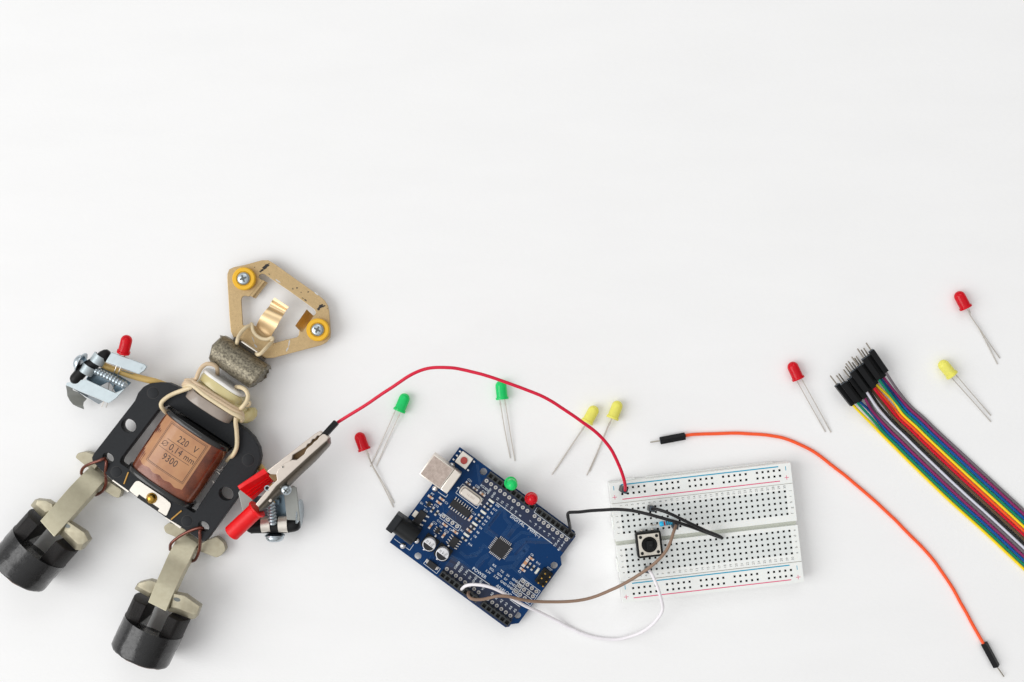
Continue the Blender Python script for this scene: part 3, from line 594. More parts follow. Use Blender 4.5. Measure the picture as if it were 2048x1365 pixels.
mb = MB(); mb.prism(P2(z4, [(800, 400), (1070, 180), (1110, 230), (900, 440), (770, 480)], 21), 19.5, 21.0); part('jaw_lining', mb, m_clipin, ck)
mb = MB(); mb.prism(P2(z4, [(530, 585), (625, 600), (640, 665), (600, 690), (540, 620)], 24), 19.5, 23.5); part('hinge_spring', mb, m_clipin, ck, bev=.4)
for X, Y in [(688, 527)]:
    c = z4(X, Y, zk+.1); mb = MB(); mb.lathe([(.75, 0), (.7, .12), (.4, .14), (.3, .02), (.001, .02)], (c.x, c.y, zk+.5), (0, 0, 1), 14, mis=[0, 0, 1, 1, 1]); part('pivot_mark', mb, [m_clip, m_slot], ck)
c = z4(705, 768, zk+2); mb = MB(); screw_head(mb, Vector((c.x, c.y, zk-1.6)), 2.35, 2.4)
cs = part('clip_screw', mb, m_screw, ck)
mb = MB(); mb.box((c.x+.2, c.y-.2, zk+.72), (2.6, .7, .3), R(50)); mb.box((c.x+.2, c.y-.2, zk+.72), (2.6, .7, .3), R(-40)); part('cross_recess', mb, m_slot, cs, bev=.1)
mb = MB(); mb.lathe([(1.2, 0), (1.25, 1.6), (.8, 1.6), (.8, 1.0), (.001, 1.0)], z4(525, 748, zk-1), (.25, .3, 1), 18, mis=[0, 0, 1, 1, 1]); part('rivet_tube', mb, [m_screw, m_hole], ck)
mb = MB(); c = z4(553, 868, zk+.2); mb.lathe([(.8, 0), (.7, .15), (.001, .2)], (c.x, c.y, zk-.8), (0, 0, 1), 14); part('rivet_dot', mb, m_clip, ck)
# handles
a, b = z4(432, 948, 22.5), z4(160, 1205, 21); mb = MB(); d = (b-a).normalized(); Lh = (b-a).length
mb.lathe([(2.9, .4), (4.4, .1), (4.5, .5), (4.3, 1.0), (3.75, 1.5), (3.65, 5), (3.7, Lh*.6), (3.75, Lh-.5), (3.3, Lh), (1.6, Lh+.15)], a, d, 36); part('red_handle', mb, m_redpl, ck, label='tubular red handle')
top = [((225, 720), (250, 758)), ((300, 670), (325, 710)), ((400, 604), (428, 650)), ((493, 540), (530, 590))]
mb = MB()
rows = []
for i, (a, b) in enumerate(top):
    t = i/3; lo = (385+(605-385)*t, 862+(665-862)*t)
    ra = [z4(*a, 24.5), z4(a[0]+4, a[1]+3, 26.2), z4(b[0]-4, b[1]-4, 26.4), z4(*b, 26.0)]
    for k in range(1, 6):
        s_ = k/5; X, Y = b[0]+(lo[0]-b[0])*s_, b[1]+(lo[1]-b[1])*s_; zz = 26-8*s_
        if k in (2, 3, 4) : ra += [z4(X-3, Y-3, zz+.0), z4(X, Y, zz+.45), z4(X+3, Y+3, zz-.1)]
        else: ra.append(z4(X, Y, zz))
    ra += [z4(lo[0], lo[1], 17), z4(a[0], a[1], 17)]; rows.append(ra)
q = len(rows[0]); mb.v = [p for r_ in rows for p in r_]
for i in range(len(rows)-1):
    for k in range(q): a = i*q+k; b = i*q+(k+1) % q; mb.f.append((a, b, b+q, a+q)); mb.m.append(0)
mb.f += [tuple(range(q)), tuple((len(rows)-1)*q+k for k in range(q-1, -1, -1))]; mb.m += [0, 0]
part('red_handle', mb, m_redpl, ck, bev=.15, smooth=30, label='ribbed flat red handle')

# ================================================================== LEDS
def led_lens_mesh(mb, base, axis, n=32):
    pr = [(2.85, 0), (2.9, .15), (2.9, .95), (2.8, 1.05), (2.5, 1.08), (2.5, 6.1)]
    for i in range(1, 10): t = i/9*math.pi/2; pr.append((max(.001, 2.5*math.cos(t)), 6.1+2.5*math.sin(t)))
    mb.lathe(pr, base, axis, n)
LEDM = {'red': m_lred, 'green': m_lgrn, 'yellow': m_lyel}
def led(colour, base, tip, leads, label, z=3.0, ztip=None, group='loose indicator LEDs'):
    b, t_ = W(*base, z), W(*tip, ztip if ztip is not None else z-.3); ax_ = (t_-b).normalized()
    r = thing('led', label, 'LED', (b.x, b.y, max(0, z-2.9)), 0, group)
    mb = MB(); led_lens_mesh(mb, b, ax_); part('lens', mb, LEDM[colour], r, smooth=35)
    for lp in leads:
        pts = [W(*p) for p in lp]; k = pts[0]; start = k+ax_*1.5
        mb = MB(); mb.tube([start]+spline(pts, 1.0) if len(pts) > 1 else [start, k], .23, 6)
        if len(pts) > 1: d = (pts[1]-pts[0]).normalized(); mb.tube([k+d*1.2, k+d*2.4], .36, 6)
        part('lead', mb, m_lead, r)
    sd = (W(*leads[1][0])-W(*leads[0][0])).normalized()*.9; up_ = Vector((0, 0, 1)); mb = MB()
    for s, l_, w_ in ((-1, 4.6, .75), (1, 4.0, .4)): mb.tube([b+sd*s*.8+ax_*1.0, b+sd*s*.7+ax_*2.6, b+sd*s*.45+ax_*l_], [.25, w_*.6, w_], 8)
    part('lead_frame', mb, m_die, r)
    return r
led('red', (729.2, 901.1), (716.5, 866.2), [[(732, 903, 2.6), (743.6, 930.8, 2.2), (766, 972, 1.2), (786.7, 1015, .4)], [(734, 902, 2.6), (744.6, 930.2, 1.4), (768, 970, .8), (787.9, 1006.7, .4)]], 'red LED with bent leads crossing the leads of a green LED')
led('green', (798, 823), (812.3, 789.2), [[(791, 821, 2.6), (768, 873, 1.4), (740.5, 933.9, .4)], [(800.5, 826, 2.6), (779, 873, 1.4), (752.8, 932.9, .4)]], 'green LED whose leads touch the bent leads of the red LED beside it')
led('green', (1004.6, 799.5), (1001, 765), [[(999.5, 800.5, 2.6), (1009, 857, 1.4), (1020.6, 916.9, .4)], [(1009.5, 800.5, 2.6), (1019, 857, 1.4), (1029.8, 922.2, .4)]], 'green LED with its tip just under the arc of the red wire')
led('yellow', (1173.4, 846), (1190.4, 815.5), [[(1169, 852, 2.9), (1136, 901, 1.6), (1104, 949.6, .4)], [(1170, 853, 2.0), (1140, 897, 1.0), (1110.5, 941.7, .4)]], 'pale yellow LED crossed by the red wire')
led('yellow', (1224.4, 838), (1237, 805.5), [[(1222, 841, 2.9), (1214, 857, 1.9), (1195, 903, 1.2), (1173.4, 951.4, .4)], [(1223, 841, 2.0), (1216, 856, 1.2), (1197, 902, .9), (1179.5, 943.5, .4)]], 'pale yellow LED lying clear of the red wire, only its leads beneath it')
led('red', (1597.3, 759.3), (1582.3, 726.5), [[(1593, 761, 2.6), (1622, 813, 1.4), (1650.9, 864.4, .4)], [(1602.5, 757, 2.6), (1632, 810, 1.6), (1662, 865.2, .4)]], 'red LED with parallel leads, left of the black ribbon cable plugs')
led('red', (1932.4, 617.3), (1915.9, 586.5), [[(1935, 619, 2.6), (1942, 634, 2.4), (1963.5, 664.6, 1.6), (1999.6, 717, .4)], [(1938, 618, 2.4), (1941, 631, 1.2), (1962.5, 665.6, .8), (1995.2, 728.9, .4)]], 'red LED with crossed leads, uppermost on the table')
led('yellow', (1905, 751.8), (1882.3, 724.8), [[(1901, 753.5, 2.6), (1941, 798, 1.4), (1981.7, 844, .4)], [(1909.5, 747.5, 2.6), (1946, 790, 1.5), (1981.7, 831.5, .4)]], 'yellow LED with parallel leads, right of the ribbon cable')
led('red', (246.6, 706.5), (255.4, 671.5), [[(240.2, 708, 16), (236.5, 720, 13.5), (231, 738, 12.5), (226.5, 748, 11.5), (219, 764, 9), (216, 781, 6), (203, 815, 2)], [(250.5, 709, 16), (246.5, 722, 13.5), (238.5, 742, 12.5), (234.5, 753, 11), (222, 790, 6), (212, 815, 2)]], 'red LED held upright in the robot\'s raised clamp hand', z=17.5, ztip=20, group='LEDs held or plugged in')

# ================================================================== CIRCUIT BOARD
ZP = 4.1
o0 = W(779.3, 1085.2, ZP); pcb = thing('circuit_board', 'blue microcontroller board with white printed lettering, metal USB socket and black pin sockets', 'circuit board', (o0.x, o0.y, 0), R(-36.3))
PI_ = MW[pcb.name].inverted()
def LB(ox, oy, s):
    def f(X, Y, z=ZP): return PI_ @ W(ox+X/s, oy+Y/s, z)
    return f
bA = LB(760, 880, 6.825); bB = LB(940, 920, 6.205); bC = LB(820, 1060, 6.4); bD = LB(840, 940, 9.75); bE = LB(760, 1000, 7.583); bF = LB(900, 1140, 10.5)
def bp(name, mb, mat, parent=pcb, **k): return part(name, mb, mat, parent, local=True, **k)
ol = [(0, 0), (64.8, 0), (66.04, 1.2), (66.04, 2.54), (68.58, 5.08), (68.58, 37.85), (66.04, 40.4), (66.04, 51.8), (64.5, 53.34), (0, 53.34)]
mb = MB(); plate(mb, [ol]+[circle(c, 1.6, 28) for c in [(15.24, 50.8), (13.97, 2.54), (66.04, 35.56), (66.04, 7.62)]], ZP, 1.6, .05)
brd = bp('board', mb, m_pcb, smooth=30)
# darker mask without copper behind it, around the pad rows
mb = MB()
for x0, y0, x1, y1 in [(17.4, 42.6, 66.0, 49.4), (26.6, 4.6, 65.2, 11.8), (17.5, 49.42, 65.6, 52.9), (26.6, .5, 65.6, 4.55), (11.2, 37.2, 24.6, 42.5), (56.6, 15.2, 66.2, 21.5), (13, 24, 27, 29)]:
    mb.prism(round_loop([(x0, y0, 0), (x1, y0, 0), (x1, y1, 0), (x0, y1, 0)], .6, 3), ZP+.002, ZP+.012)
bp('dark_mask_area', mb, m_pcbdark, brd, smooth=0)
# traces
mb = MB()
def trace(pts, w_=.16, z=ZP+.015, mi=0):
    for a, b in zip(pts, pts[1:]):
        a, b = Vector((a[0], a[1], 0)), Vector((b[0], b[1], 0)); d = (b-a); L_ = d.length
        if L_ < 1e-4: continue
        mb.box(((a.x+b.x)/2, (a.y+b.y)/2, z), (L_+w_*.6, w_, .02), math.atan2(d.y, d.x), mi)
def bundle(pts, n, pitch, w_=.16, mi=0):
    pts = [Vector((p[0], p[1], 0)) for p in pts]
    for k in range(n):
        off = (k-(n-1)/2)*pitch; out = []
        for i, p in enumerate(pts):
            d1 = (pts[i]-pts[i-1]).normalized() if i else (pts[1]-pts[0]).normalized(); d2 = (pts[i+1]-pts[i]).normalized() if i < len(pts)-1 else d1
            nn = Vector((-d1.y-d2.y, d1.x+d2.x, 0)); nn.normalize(); c_ = max(.5, nn.dot(Vector((-d1.y, d1.x, 0)))); out.append(p+nn*off/c_)
        trace(out, w_, ZP+.015+.001*(k % 2), mi)
qc = bB(375, 1100)
for b_ in [([bB(330, 960), bB(200, 880), bB(210, 840), bB(400, 600), bB(400, 570)], 5, .42), ([bB(400, 950), bB(470, 860), bB(500, 800), bB(430, 720), bB(430, 560)], 4, .42),
           ([bB(450, 980), bB(560, 830), bB(620, 790)], 5, .42), ([bB(500, 1020), bB(640, 900), bB(760, 920)], 3, .45), ([bB(520, 1130), bB(620, 1030), bB(700, 1000), bB(1000, 1010)], 6, .42),
           ([bB(440, 1230), bB(560, 1220), bB(720, 1060)], 6, .42), ([bB(230, 1180), bB(150, 1230), bB(60, 1340), bC(820, 470)], 5, .45), ([bB(300, 1220), bB(250, 1290), bB(300, 1360), bC(1250, 480), bC(1330, 470), bC(1500, 240)], 5, .42),
           ([bB(220, 1100), bB(170, 1060), bB(130, 1140), bB(0, 1180)], 3, .42), ([bC(640, 280), bC(720, 350), bC(850, 330), bC(900, 260)], 3, .5), ([bC(500, 340), bC(640, 400), bC(760, 500)], 4, .6),
           ([bB(90, 60), bB(120, 280), bB(140, 330)], 3, .4), ([bA(855, 890), bA(870, 980)], 1, .4), ([bA(900, 960), bA(960, 1020)], 2, .8), ([bA(1010, 1040), bA(1020, 1100)], 2, 1.1), ([bE(880, 570), bE(940, 620), bE(930, 700)], 3, .5),
           ([bE(800, 850), bE(740, 950)], 2, 1.6), ([bE(900, 950), bE(860, 1010)], 2, 1.2), ([bE(1050, 780), bE(1090, 730)], 2, .8), ([bE(1060, 850), bE(1250, 950)], 2, .9), ([bE(1000, 960), bE(1110, 1000)], 3, .6), ([bC(1300, 470), bC(1560, 700)], 3, .5),
           ([bE(650, 1010), bE(590, 880)], 1, .5), ([bE(700, 250), bE(770, 180)], 1, .5)]:
    bundle(*b_)
bp('copper_traces', mb, m_trace, brd, smooth=0)
mb = MB()
rnd = random.Random(5)
for b_ in [([bB(350, 950), bB(230, 860), bB(240, 820), bB(380, 640)], 3, .42), ([bB(470, 960), bB(540, 860)], 4, .42), ([bB(560, 1180), bB(700, 1020), bB(980, 1030)], 3, .42), ([bB(170, 1250), bB(90, 1340)], 3, .5), ([bC(700, 330), bC(860, 340)], 1, .4)]:
    bundle(b_[0], b_[1], b_[2], .18)
for k in range(26):
    c = (rnd.uniform(20, 62), rnd.uniform(14, 40)); mb.prism(circle(c, .32, 10), ZP+.002, ZP+.02)
bp('trace_shadow_gap', mb, m_trace2, brd, smooth=0).name = 'trace_shade_lines'  # lines coloured darker as shade between traces; the dots share that tone
# pads
padm = MB(); n = 24; 
def ring(mb, c, ro, ri, z, h, n=20, mi=0, sq=False):
    o = len(mb.v)
    for k in range(n):
        t = 2*math.pi*k/n; q = (1/max(abs(math.cos(t)), abs(math.sin(t)))) if sq else 1
        for r_, zz in ((ro*q*.96 if sq else ro, z), (ro*q*.96 if sq else ro, z+h), (ri, z+h), (ri, z)): mb.v.append(Vector((c[0]+r_*math.cos(t), c[1]+r_*math.sin(t), zz)))
    for k in range(n):
        for j in range(3): a = o+k*4+j; b = o+((k+1) % n)*4+j; mb.f.append((a, b, b+1, a+1)); mb.m.append(mi)
    mb.add([(c[0]+ri*math.cos(2*math.pi*k/n), c[1]+ri*math.sin(2*math.pi*k/n), z+.006) for k in range(n)], [tuple(range(n))], 1)
def pad(c, sq=False, ro=.86, ri=.45):
    mb = MB(); ring(mb, c, ro, ri, ZP+.013, .05, 20, 0, sq); return bp('solder_pad', mb, [m_pad, m_padhole], brd, smooth=30)
p0 = pad((18.8, 48.3))
def dup_part(src, c, par):
    o = src.copy(); SC.collection.objects.link(o); o.parent = par; m = MW[pcb.name]; wl_ = m @ Vector((c[0], c[1], ZP+.038)); mw = Matrix.Translation(wl_) @ m.to_3x3().to_4x4(); MW[o.name] = mw
    l, q, _ = (MW[par.name].inverted() @ mw).decompose(); o.location = l*S; o.rotation_euler = q.to_euler(); return o
for i in range(1, 10): dup_part(p0, (18.8+2.54*i, 48.3), brd)
for i in range(8): dup_part(p0, (45.72+2.54*i, 48.3), brd)
for i in range(8): dup_part(p0, (27.94+2.54*i, 5.6), brd)
for i in range(6): dup_part(p0, (50.8+2.54*i, 5.6), brd)
ps = pad(bC(1448, 658), True, .8)
for X, Y in [(1403, 722), (1355, 788)]: dup_part(ps, bC(X, Y), brd)
dup_part(ps, bE(965, 250), brd)
for X, Y in [(1503, 703), (1560, 748), (1618, 790), (1458, 768), (1515, 812), (1573, 852), (1410, 832), (1468, 875), (1523, 915)]: dup_part(p0, bC(X, Y), brd)
for X, Y in [(1030, 303), (1098, 352), (1168, 403)]: dup_part(p0, bE(X, Y), brd)
# silkscreen
mb = MB(); ZS = ZP+.03
def stx(t, c, size=1.35, ang=0, bold=.004, space=1.0, sx=1.0):
    me = text_mesh(t, size, bold=bold, space=space); X = Matrix.Translation((c[0], c[1], ZS)) @ Matrix.Rotation(R(ang), 4, 'Z') @ Matrix.Diagonal((sx, 1, 1, 1)); mb.mesh(me, X); bpy.data.meshes.remove(me)
def sln(a, b, w_=.2):
    a, b = Vector((a[0], a[1], 0)), Vector((b[0], b[1], 0)); d = b-a; q = Vector((-d.y, d.x, 0)).normalized()*w_/2; zz = Vector((0, 0, ZS))
    mb.add([a-q+zz, b-q+zz, b+q+zz, a+q+zz], [(0, 1, 2, 3)])
def spoly(pts, w_=.2, close=True):
    for a, b in zip(pts, pts[1:]+(pts[:1] if close else [])): sln(a, b, w_)
dig = ['13', '12', '~11', '~10', '~9', '8']
for i, t in enumerate(['AREF', 'GND']): stx(t, (21.34+2.54*i+1.2, 45.2-i*.2), 1.35, 90)
for i, t in enumerate(dig): stx(t, (28.6+2.54*i-.9, 44.6), 1.5, 90)
for i, t in enumerate(['7', '~6', '~5', '4', '~3', '2']): stx(t, (45.72+2.54*i, 45.3), 1.5, 90)
stx('TX', (60.96, 43.4), 1.45, 90); stx('1', (60.96, 46.6), 1.3, 90); stx('RX', (63.5, 43.0), 1.45, 90); stx('0', (63.5, 46.6), 1.3, 90)
for x, s_ in ((60.96, 1), (63.5, -1)):
    sln((x, 44.6), (x, 46.0), .2); yy = 46.0 if s_ > 0 else 44.6; sln((x-.45, yy-.45*s_), (x, yy), .2); sln((x+.45, yy-.45*s_), (x, yy), .2)
stx('SCLSDA', bB(185, 352), 1.4, -2, space=1.0)
stx('DIGITAL', bB(590, 760), 2.0, 0, space=1.08); stx('PWM(~)', bB(795, 905), 1.9, 0)
sln(bB(330, 530), bB(1020, 1040), .24)
sln(bB(795, 650), bB(1240, 982), .22); sln(bB(795, 650), bB(835, 590), .2)
for t, X, Y in [('ON', 340, 572), ('R17', 308, 622), ('R6', 270, 663), ('RX', 228, 717), ('R9', 195, 763), ('R7', 165, 802), ('TX', 130, 848), ('R8', 97, 903), ('C8', 62, 952), ('L', 17, 985), ('C6', 770, 1180), ('R13', 845, 1285)]: stx(t, bB(X, Y), 1.3)
for t, X, Y in [('C21', 970, 210), ('C20', 1120, 330), ('C16', 1245, 440), ('C14', 1045, 850), ('PT', 240, 478), ('C1', 515, 648), ('G1', 30, 655), ('R14', 110, 800)]: stx(t, bD(X, Y), 1.35)
for t, X, Y in [('C12', 855, 92), ('R8', 905, 225), ('C11', 895, 330), ('C13', 828, 352), ('U5', 925, 408), ('C15', 1010, 478), ('C4', 1070, 455), ('X1', 1240, 470)]: stx(t, bE(X, Y), 1.3)
for t, X, Y in [('R16', 770, 190), ('C5', 1403, 537)]: stx(t, bC(X, Y), 1.3)
stx('ICSP', bC(1785, 500), 1.35)
for t, X, Y, a in [('IOREF', 605, 455, 90), ('REST', 655, 507, 90), ('3.3V', 718, 552, 90), ('5V', 768, 612, 90), ('GND', 828, 640, 90), ('GND', 893, 685, 90), ('VIN', 940, 745, 90), ('A0', 1050, 825, 90), ('A1', 1110, 872, 90), ('A2', 1170, 912, 90), ('A3', 1230, 955, 90), ('A4', 1288, 1000, 90), ('A5', 1345, 1035, 90)]: stx(t, bC(X, Y), 1.5, a)
stx('POWER', bC(887, 553), 2.1, 0, space=1.05); sln(bC(745, 510), bC(1010, 695), .24); stx('ANALOG', bC(1200, 780), 2.0); sln(bC(1010, 695), bC(1020, 702), .24); sln(bC(1280, 895), bC(1405, 985), .24)
for t, X, Y in [('RX', 1080, 460), ('TX', 1177, 535), ('5V', 1252, 588), ('GND', 1345, 650), ('SCL', 1047, 510), ('SDA', 1147, 580), ('5V', 1222, 633), ('GND', 1310, 697), ('3.3V', 1000, 540), ('3.3V', 1103, 608), ('GND', 1195, 680), ('GND', 1280, 738)]: stx(t, bC(X, Y), 1.45)
spoly([bC(1435, 617), bC(1668, 785), bC(1540, 972), bC(1307, 800)], .2); sln(bC(1390, 680), bC(1625, 848), .2); sln(bC(1350, 740), bC(1585, 910), .2); sln(bC(1490, 657), bC(1362, 840), .2)
spoly([bE(952, 200), bE(1230, 405), bE(1185, 475), bE(905, 272)], .18); sln(bE(1020, 250), bE(975, 320), .16)
spoly([bD(835, 275), bD(1235, 575), bD(1105, 757), bD(697, 450)], .2)
spoly([bD(350, 430), bD(505, 535), bD(545, 480)], .2, False)
spoly([bE(712, 897), bE(915, 1045), bE(860, 1120), bE(662, 967)], .2)
spoly([bE(215, 592), bE(450, 765), bE(510, 680)], .2, False)
spoly([bE(500, 300), bE(490, 335), bE(585, 402), bE(600, 385)], .16, False)
sln(bE(820, 505), bE(865, 540), .14); sln(bD(80, 695), bD(135, 735), .14)
# pin socket outlines near the lower edge
sln(bC(382, 590), bC(845, 932), .2); sln(bC(382, 590), bC(425, 530), .16); sln(bC(905, 970), bC(1250, 1232), .2)
bp('silkscreen', mb, m_silk, brd, smooth=0)

# a strip with sunken square holes (used for pin sockets and for the breadboard)
def holed(mb, x0, x1, y0, y1, z0, z1_, holes, hh, depth, mi=0, mh=1, cb=None):
    xs = sorted({x0, x1} | {round(h[0]+d, 4) for h in holes for d in (-hh, hh)}); ys = sorted({y0, y1} | {round(h[1]+d, 4) for h in holes for d in (-hh, hh)})
    hs = {(round(h[0], 3), round(h[1], 3)) for h in holes}; idx = {}
    def V(x, y, z):
        k = (round(x, 4), round(y, 4), round(z, 4))
        if k not in idx: idx[k] = len(mb.v); mb.v.append(Vector((x, y, z)))
        return idx[k]
    def Fq(ps, m): mb.f.append(tuple(V(*p) for p in ps)); mb.m.append(m)
    for i in range(len(xs)-1):
        for j in range(len(ys)-1):
            a, b, c, d = xs[i], xs[i+1], ys[j], ys[j+1]; key = (round((a+b)/2, 3), round((c+d)/2, 3))
            if b-a < 2*hh+.01 and d-c < 2*hh+.01 and any(abs(h[0]-key[0]) < .02 and abs(h[1]-key[1]) < .02 for h in ((key[0], key[1]),)) and key in hs:
                zz = z1_-depth
                Fq([(a, c, zz), (b, c, zz), (b, d, zz), (a, d, zz)], mh)
                for p, q in (((a, c), (b, c)), ((b, c), (b, d)), ((b, d), (a, d)), ((a, d), (a, c))): Fq([(*p, zz), (*q, zz), (*q, z1_), (*p, z1_)], mh)
            else: Fq([(a, c, z1_), (b, c, z1_), (b, d, z1_), (a, d, z1_)], cb(key) if cb else mi)
    for i in range(len(xs)-1):
        Fq([(xs[i], y0, z1_), (xs[i+1], y0, z1_), (xs[i+1], y0, z0), (xs[i], y0, z0)], mi); Fq([(xs[i], y1, z1_), (xs[i+1], y1, z1_), (xs[i+1], y1, z0), (xs[i], y1, z0)], mi)
    for j in range(len(ys)-1):
        Fq([(x0, ys[j], z1_), (x0, ys[j+1], z1_), (x0, ys[j+1], z0), (x0, ys[j], z0)], mi); Fq([(x1, ys[j], z1_), (x1, ys[j+1], z1_), (x1, ys[j+1], z0), (x1, ys[j], z0)], mi)
    return mb
ZH = ZP+4.5
m_hdrtop = M('socket_strip_plastic', (40, 44, 46), 0.42, n=0.1, ns=1)
for x0, y0, n in [(18.9, 51.6, 10), (45.85, 51.6, 8), (27.9, 3.1, 8), (50.8, 3.1, 6)]:
    mb = MB(); holed(mb, x0-1.3, x0+2.54*(n-1)+1.3, y0-1.27, y0+1.27, ZP+.02, ZH, [(x0+2.54*i, y0) for i in range(n)], .86, 1.6); bp('pin_socket', mb, [m_hdrtop, m_hole], smooth=0)
# USB socket
q = bA(730, 190, 15.2); r_ = bA(1015, 405, 15.2); s_ = bA(1115, 465, 15.0); u_ = bA(535, 470, 15.2)
yt, yb = (q.y+r_.y)/2, u_.y; xl, xm, xr = (q.x+u_.x)/2, r_.x, s_.x
mb = MB(); mb.box(((xl+xm)/2, (yt+yb)/2, ZP+5.55), (xm-xl, yt-yb, 10.9)); usb = bp('usb_socket', mb, m_usb2, bev=.35)
mb = MB(); mb.box(((xl+xm)/2+.1, (yt+yb)/2, ZP+11.03), (xm-xl-1.1, yt-yb-1.0, .06)); bp('shield_face', mb, m_usb, usb, bev=.02)
mb = MB(); mb.box(((xm+xr)/2+.05, (yt+yb)/2, ZP+5.4), (xr-xm, yt-yb-.1, 10.6)); bp('shield_back', mb, m_usb2, usb, bev=.4)
for X, Y in [(985, 352), (752, 668)]:
    c = bA(X, Y); mb = MB(); mb.lathe([(1.55, 0), (1.5, .3), (1.2, .9), (.7, 1.3), (.001, 1.4)], (c.x, c.y, ZP+.02), (0, 0, 1), 20); bp('solder_joint', mb, m_solder, usb)
# power jack
q = bE(255, 215, 15); u_ = bE(78, 447, 15); v_ = bE(610, 505, 14.5); w_ = bE(450, 710, 14)
x0, x1 = (q.x+u_.x)/2, (v_.x+w_.x)/2; y1, y0 = q.y, u_.y; ym = (y0+y1)/2
mb = MB(); mb.box((x0+1.7, ym, ZP+5.5), (3.4, y1-y0, 10.9)); jk = bp('power_jack', mb, m_blackplate, bev=.4)
mb = MB(); pr = [(-4.3, 0), (-4.3, 5.5)]+[(4.3*math.cos(R(a)), 5.5+4.6*math.sin(R(a))) for a in range(165, 14, -15)]+[(4.3, 5.5), (4.3, 0)]
m_ = len(pr); vs = [(x, ym+a*.99, ZP+.02+b) for x in (x0+3.3, x1) for a, b in pr]; mb.add(vs, [tuple(range(m_)), tuple(range(2*m_-1, m_-1, -1))]+[(i, (i+1) % m_, m_+(i+1) % m_, m_+i) for i in range(m_)])
bp('jack_barrel', mb, m_ic_hdr, jk, smooth=35)
for X, Y, r_ in [(350, 695, 1.6), (560, 622, 1.5)]:
    c = bE(X, Y); mb = MB(); mb.lathe([(r_, 0), (r_*.97, .3), (r_*.75, .9), (r_*.4, 1.2), (.001, 1.3)], (c.x, c.y, ZP+.02), (0, 0, 1), 20); bp('solder_joint', mb, m_solder, jk)
# reset button
c = bA(1147, 282, 7); mb = MB(); mb.box((c.x, c.y, ZP+1.6), (6.0, 5.9, 3.1)); rs = bp('reset_button', mb, m_steel, bev=.25)
mb = MB(); mb.lathe([(1.6, 0), (1.6, .9), (1.45, 1.05), (.001, 1.1)], (c.x, c.y, ZP+3.1), (0, 0, 1), 28); bp('push_cap', mb, m_redbtn, rs)
for X, Y in [(1095, 158), (1285, 297), (1203, 412), (1005, 268), (1052, 215)]:
    p = bA(X, Y); mb = MB(); mb.box((p.x, p.y, ZP+.45), (1.0, .8, .8)); bp('terminal', mb, m_solder, rs, bev=.15)
# crystal
c = bD(985, 522, 7.5); mb = MB(); plate(mb, [round_loop([(c.x-5.6, c.y-2.35), (c.x+5.6, c.y-2.35), (c.x+5.6, c.y+2.35), (c.x-5.6, c.y+2.35)], 3.2, 8)], ZP+.6, .55, .1); xt = bp('crystal', mb, m_usb2, smooth=40)
mb = MB(); plate(mb, [round_loop([(c.x-4.9, c.y-1.85), (c.x+4.9, c.y-1.85), (c.x+4.9, c.y+1.85), (c.x-4.9, c.y+1.85)], 3.0, 8)], ZP+3.5, 2.95, .35); bp('can', mb, m_usb2, xt, smooth=50)
mb = MB(); me = text_mesh('16.000', 1.5); mb.mesh(me, Matrix.Translation((c.x, c.y, ZP+3.52))); bp('stamped_text', mb, m_usb, xt, smooth=0)
for X, Y in [(752, 350), (1190, 668)]:
    p = bD(X, Y); mb = MB(); mb.box((p.x, p.y, ZP+.25), (1.1, .7, .45)); bp('terminal', mb, m_solder, xt, bev=.12)
# integrated circuits
def ic(c, sx, sy, h, pins, plen, pw, name='integrated_circuit', m=m_ic):
    mb = MB(); mb.box((c.x, c.y, ZP+.1+h/2), (sx, sy, h)); o = bp(name, mb, m, bev=.15)
    for side, n, pitch in pins:
        mb = MB()
        for i in range(n):
            t = (i-(n-1)/2)*pitch
            for a0, l_, zz in ((0, plen*.45, .75*h), (plen*.4, plen*.6, .12)):
                d = a0+l_/2
                cx, cy, ax_, ay_ = {'n': (t, sy/2+d, pw, l_), 's': (t, -sy/2-d, pw, l_), 'e': (sx/2+d, t, l_, pw), 'w': (-sx/2-d, t, l_, pw)}[side]
                mb.box((c.x+cx, c.y+cy, ZP+.1+zz), (ax_, ay_, .2))
        bp('pin_row', mb, m_pad, o, bev=.03)
    return o
ic(bD(790, 757, 5.5), 10.0, 3.3, 1.5, [('n', 8, 1.27), ('s', 8, 1.27)], 1.35, .42)
ic(bB(375, 1100, 5.2), 7.0, 7.0, 1.1, [('n', 8, .8), ('s', 8, .8), ('e', 8, .8), ('w', 8, .8)], 1.15, .34, 'microcontroller')
ic(bE(1120, 645, 5.5), 3.3, 4.7, 1.5, [('w', 4, 1.27), ('e', 4, 1.27)], 1.35, .42)
ic(bE(740, 65, 5), 1.6, 2.2, 1.1, [('w', 1, 1), ('e', 2, 1.2)], .9, .4, 'transistor')
ic(bE(875, 468, 5), 1.7, 2.6, 1.1, [('w', 3, .95), ('e', 2, 1.5)], .8, .35, 'regulator_chip')
vr = ic(bE(605, 272, 5.6), 3.5, 6.4, 1.6, [('e', 3, 2.3)], 1.5, .7, 'voltage_regulator')
p = bE(533, 216, 5); mb = MB(); mb.box((p.x, p.y, ZP+.4), (1.9, 3.0, .5)); bp('heat_tab', mb, m_steel, vr, bev=.1)
p = bE(787, 990, 5.5); dd = ic(p, 4.4, 2.6, 2.0, [('w', 1, 1), ('e', 1, 1)], 1.2, 1.5, 'diode')
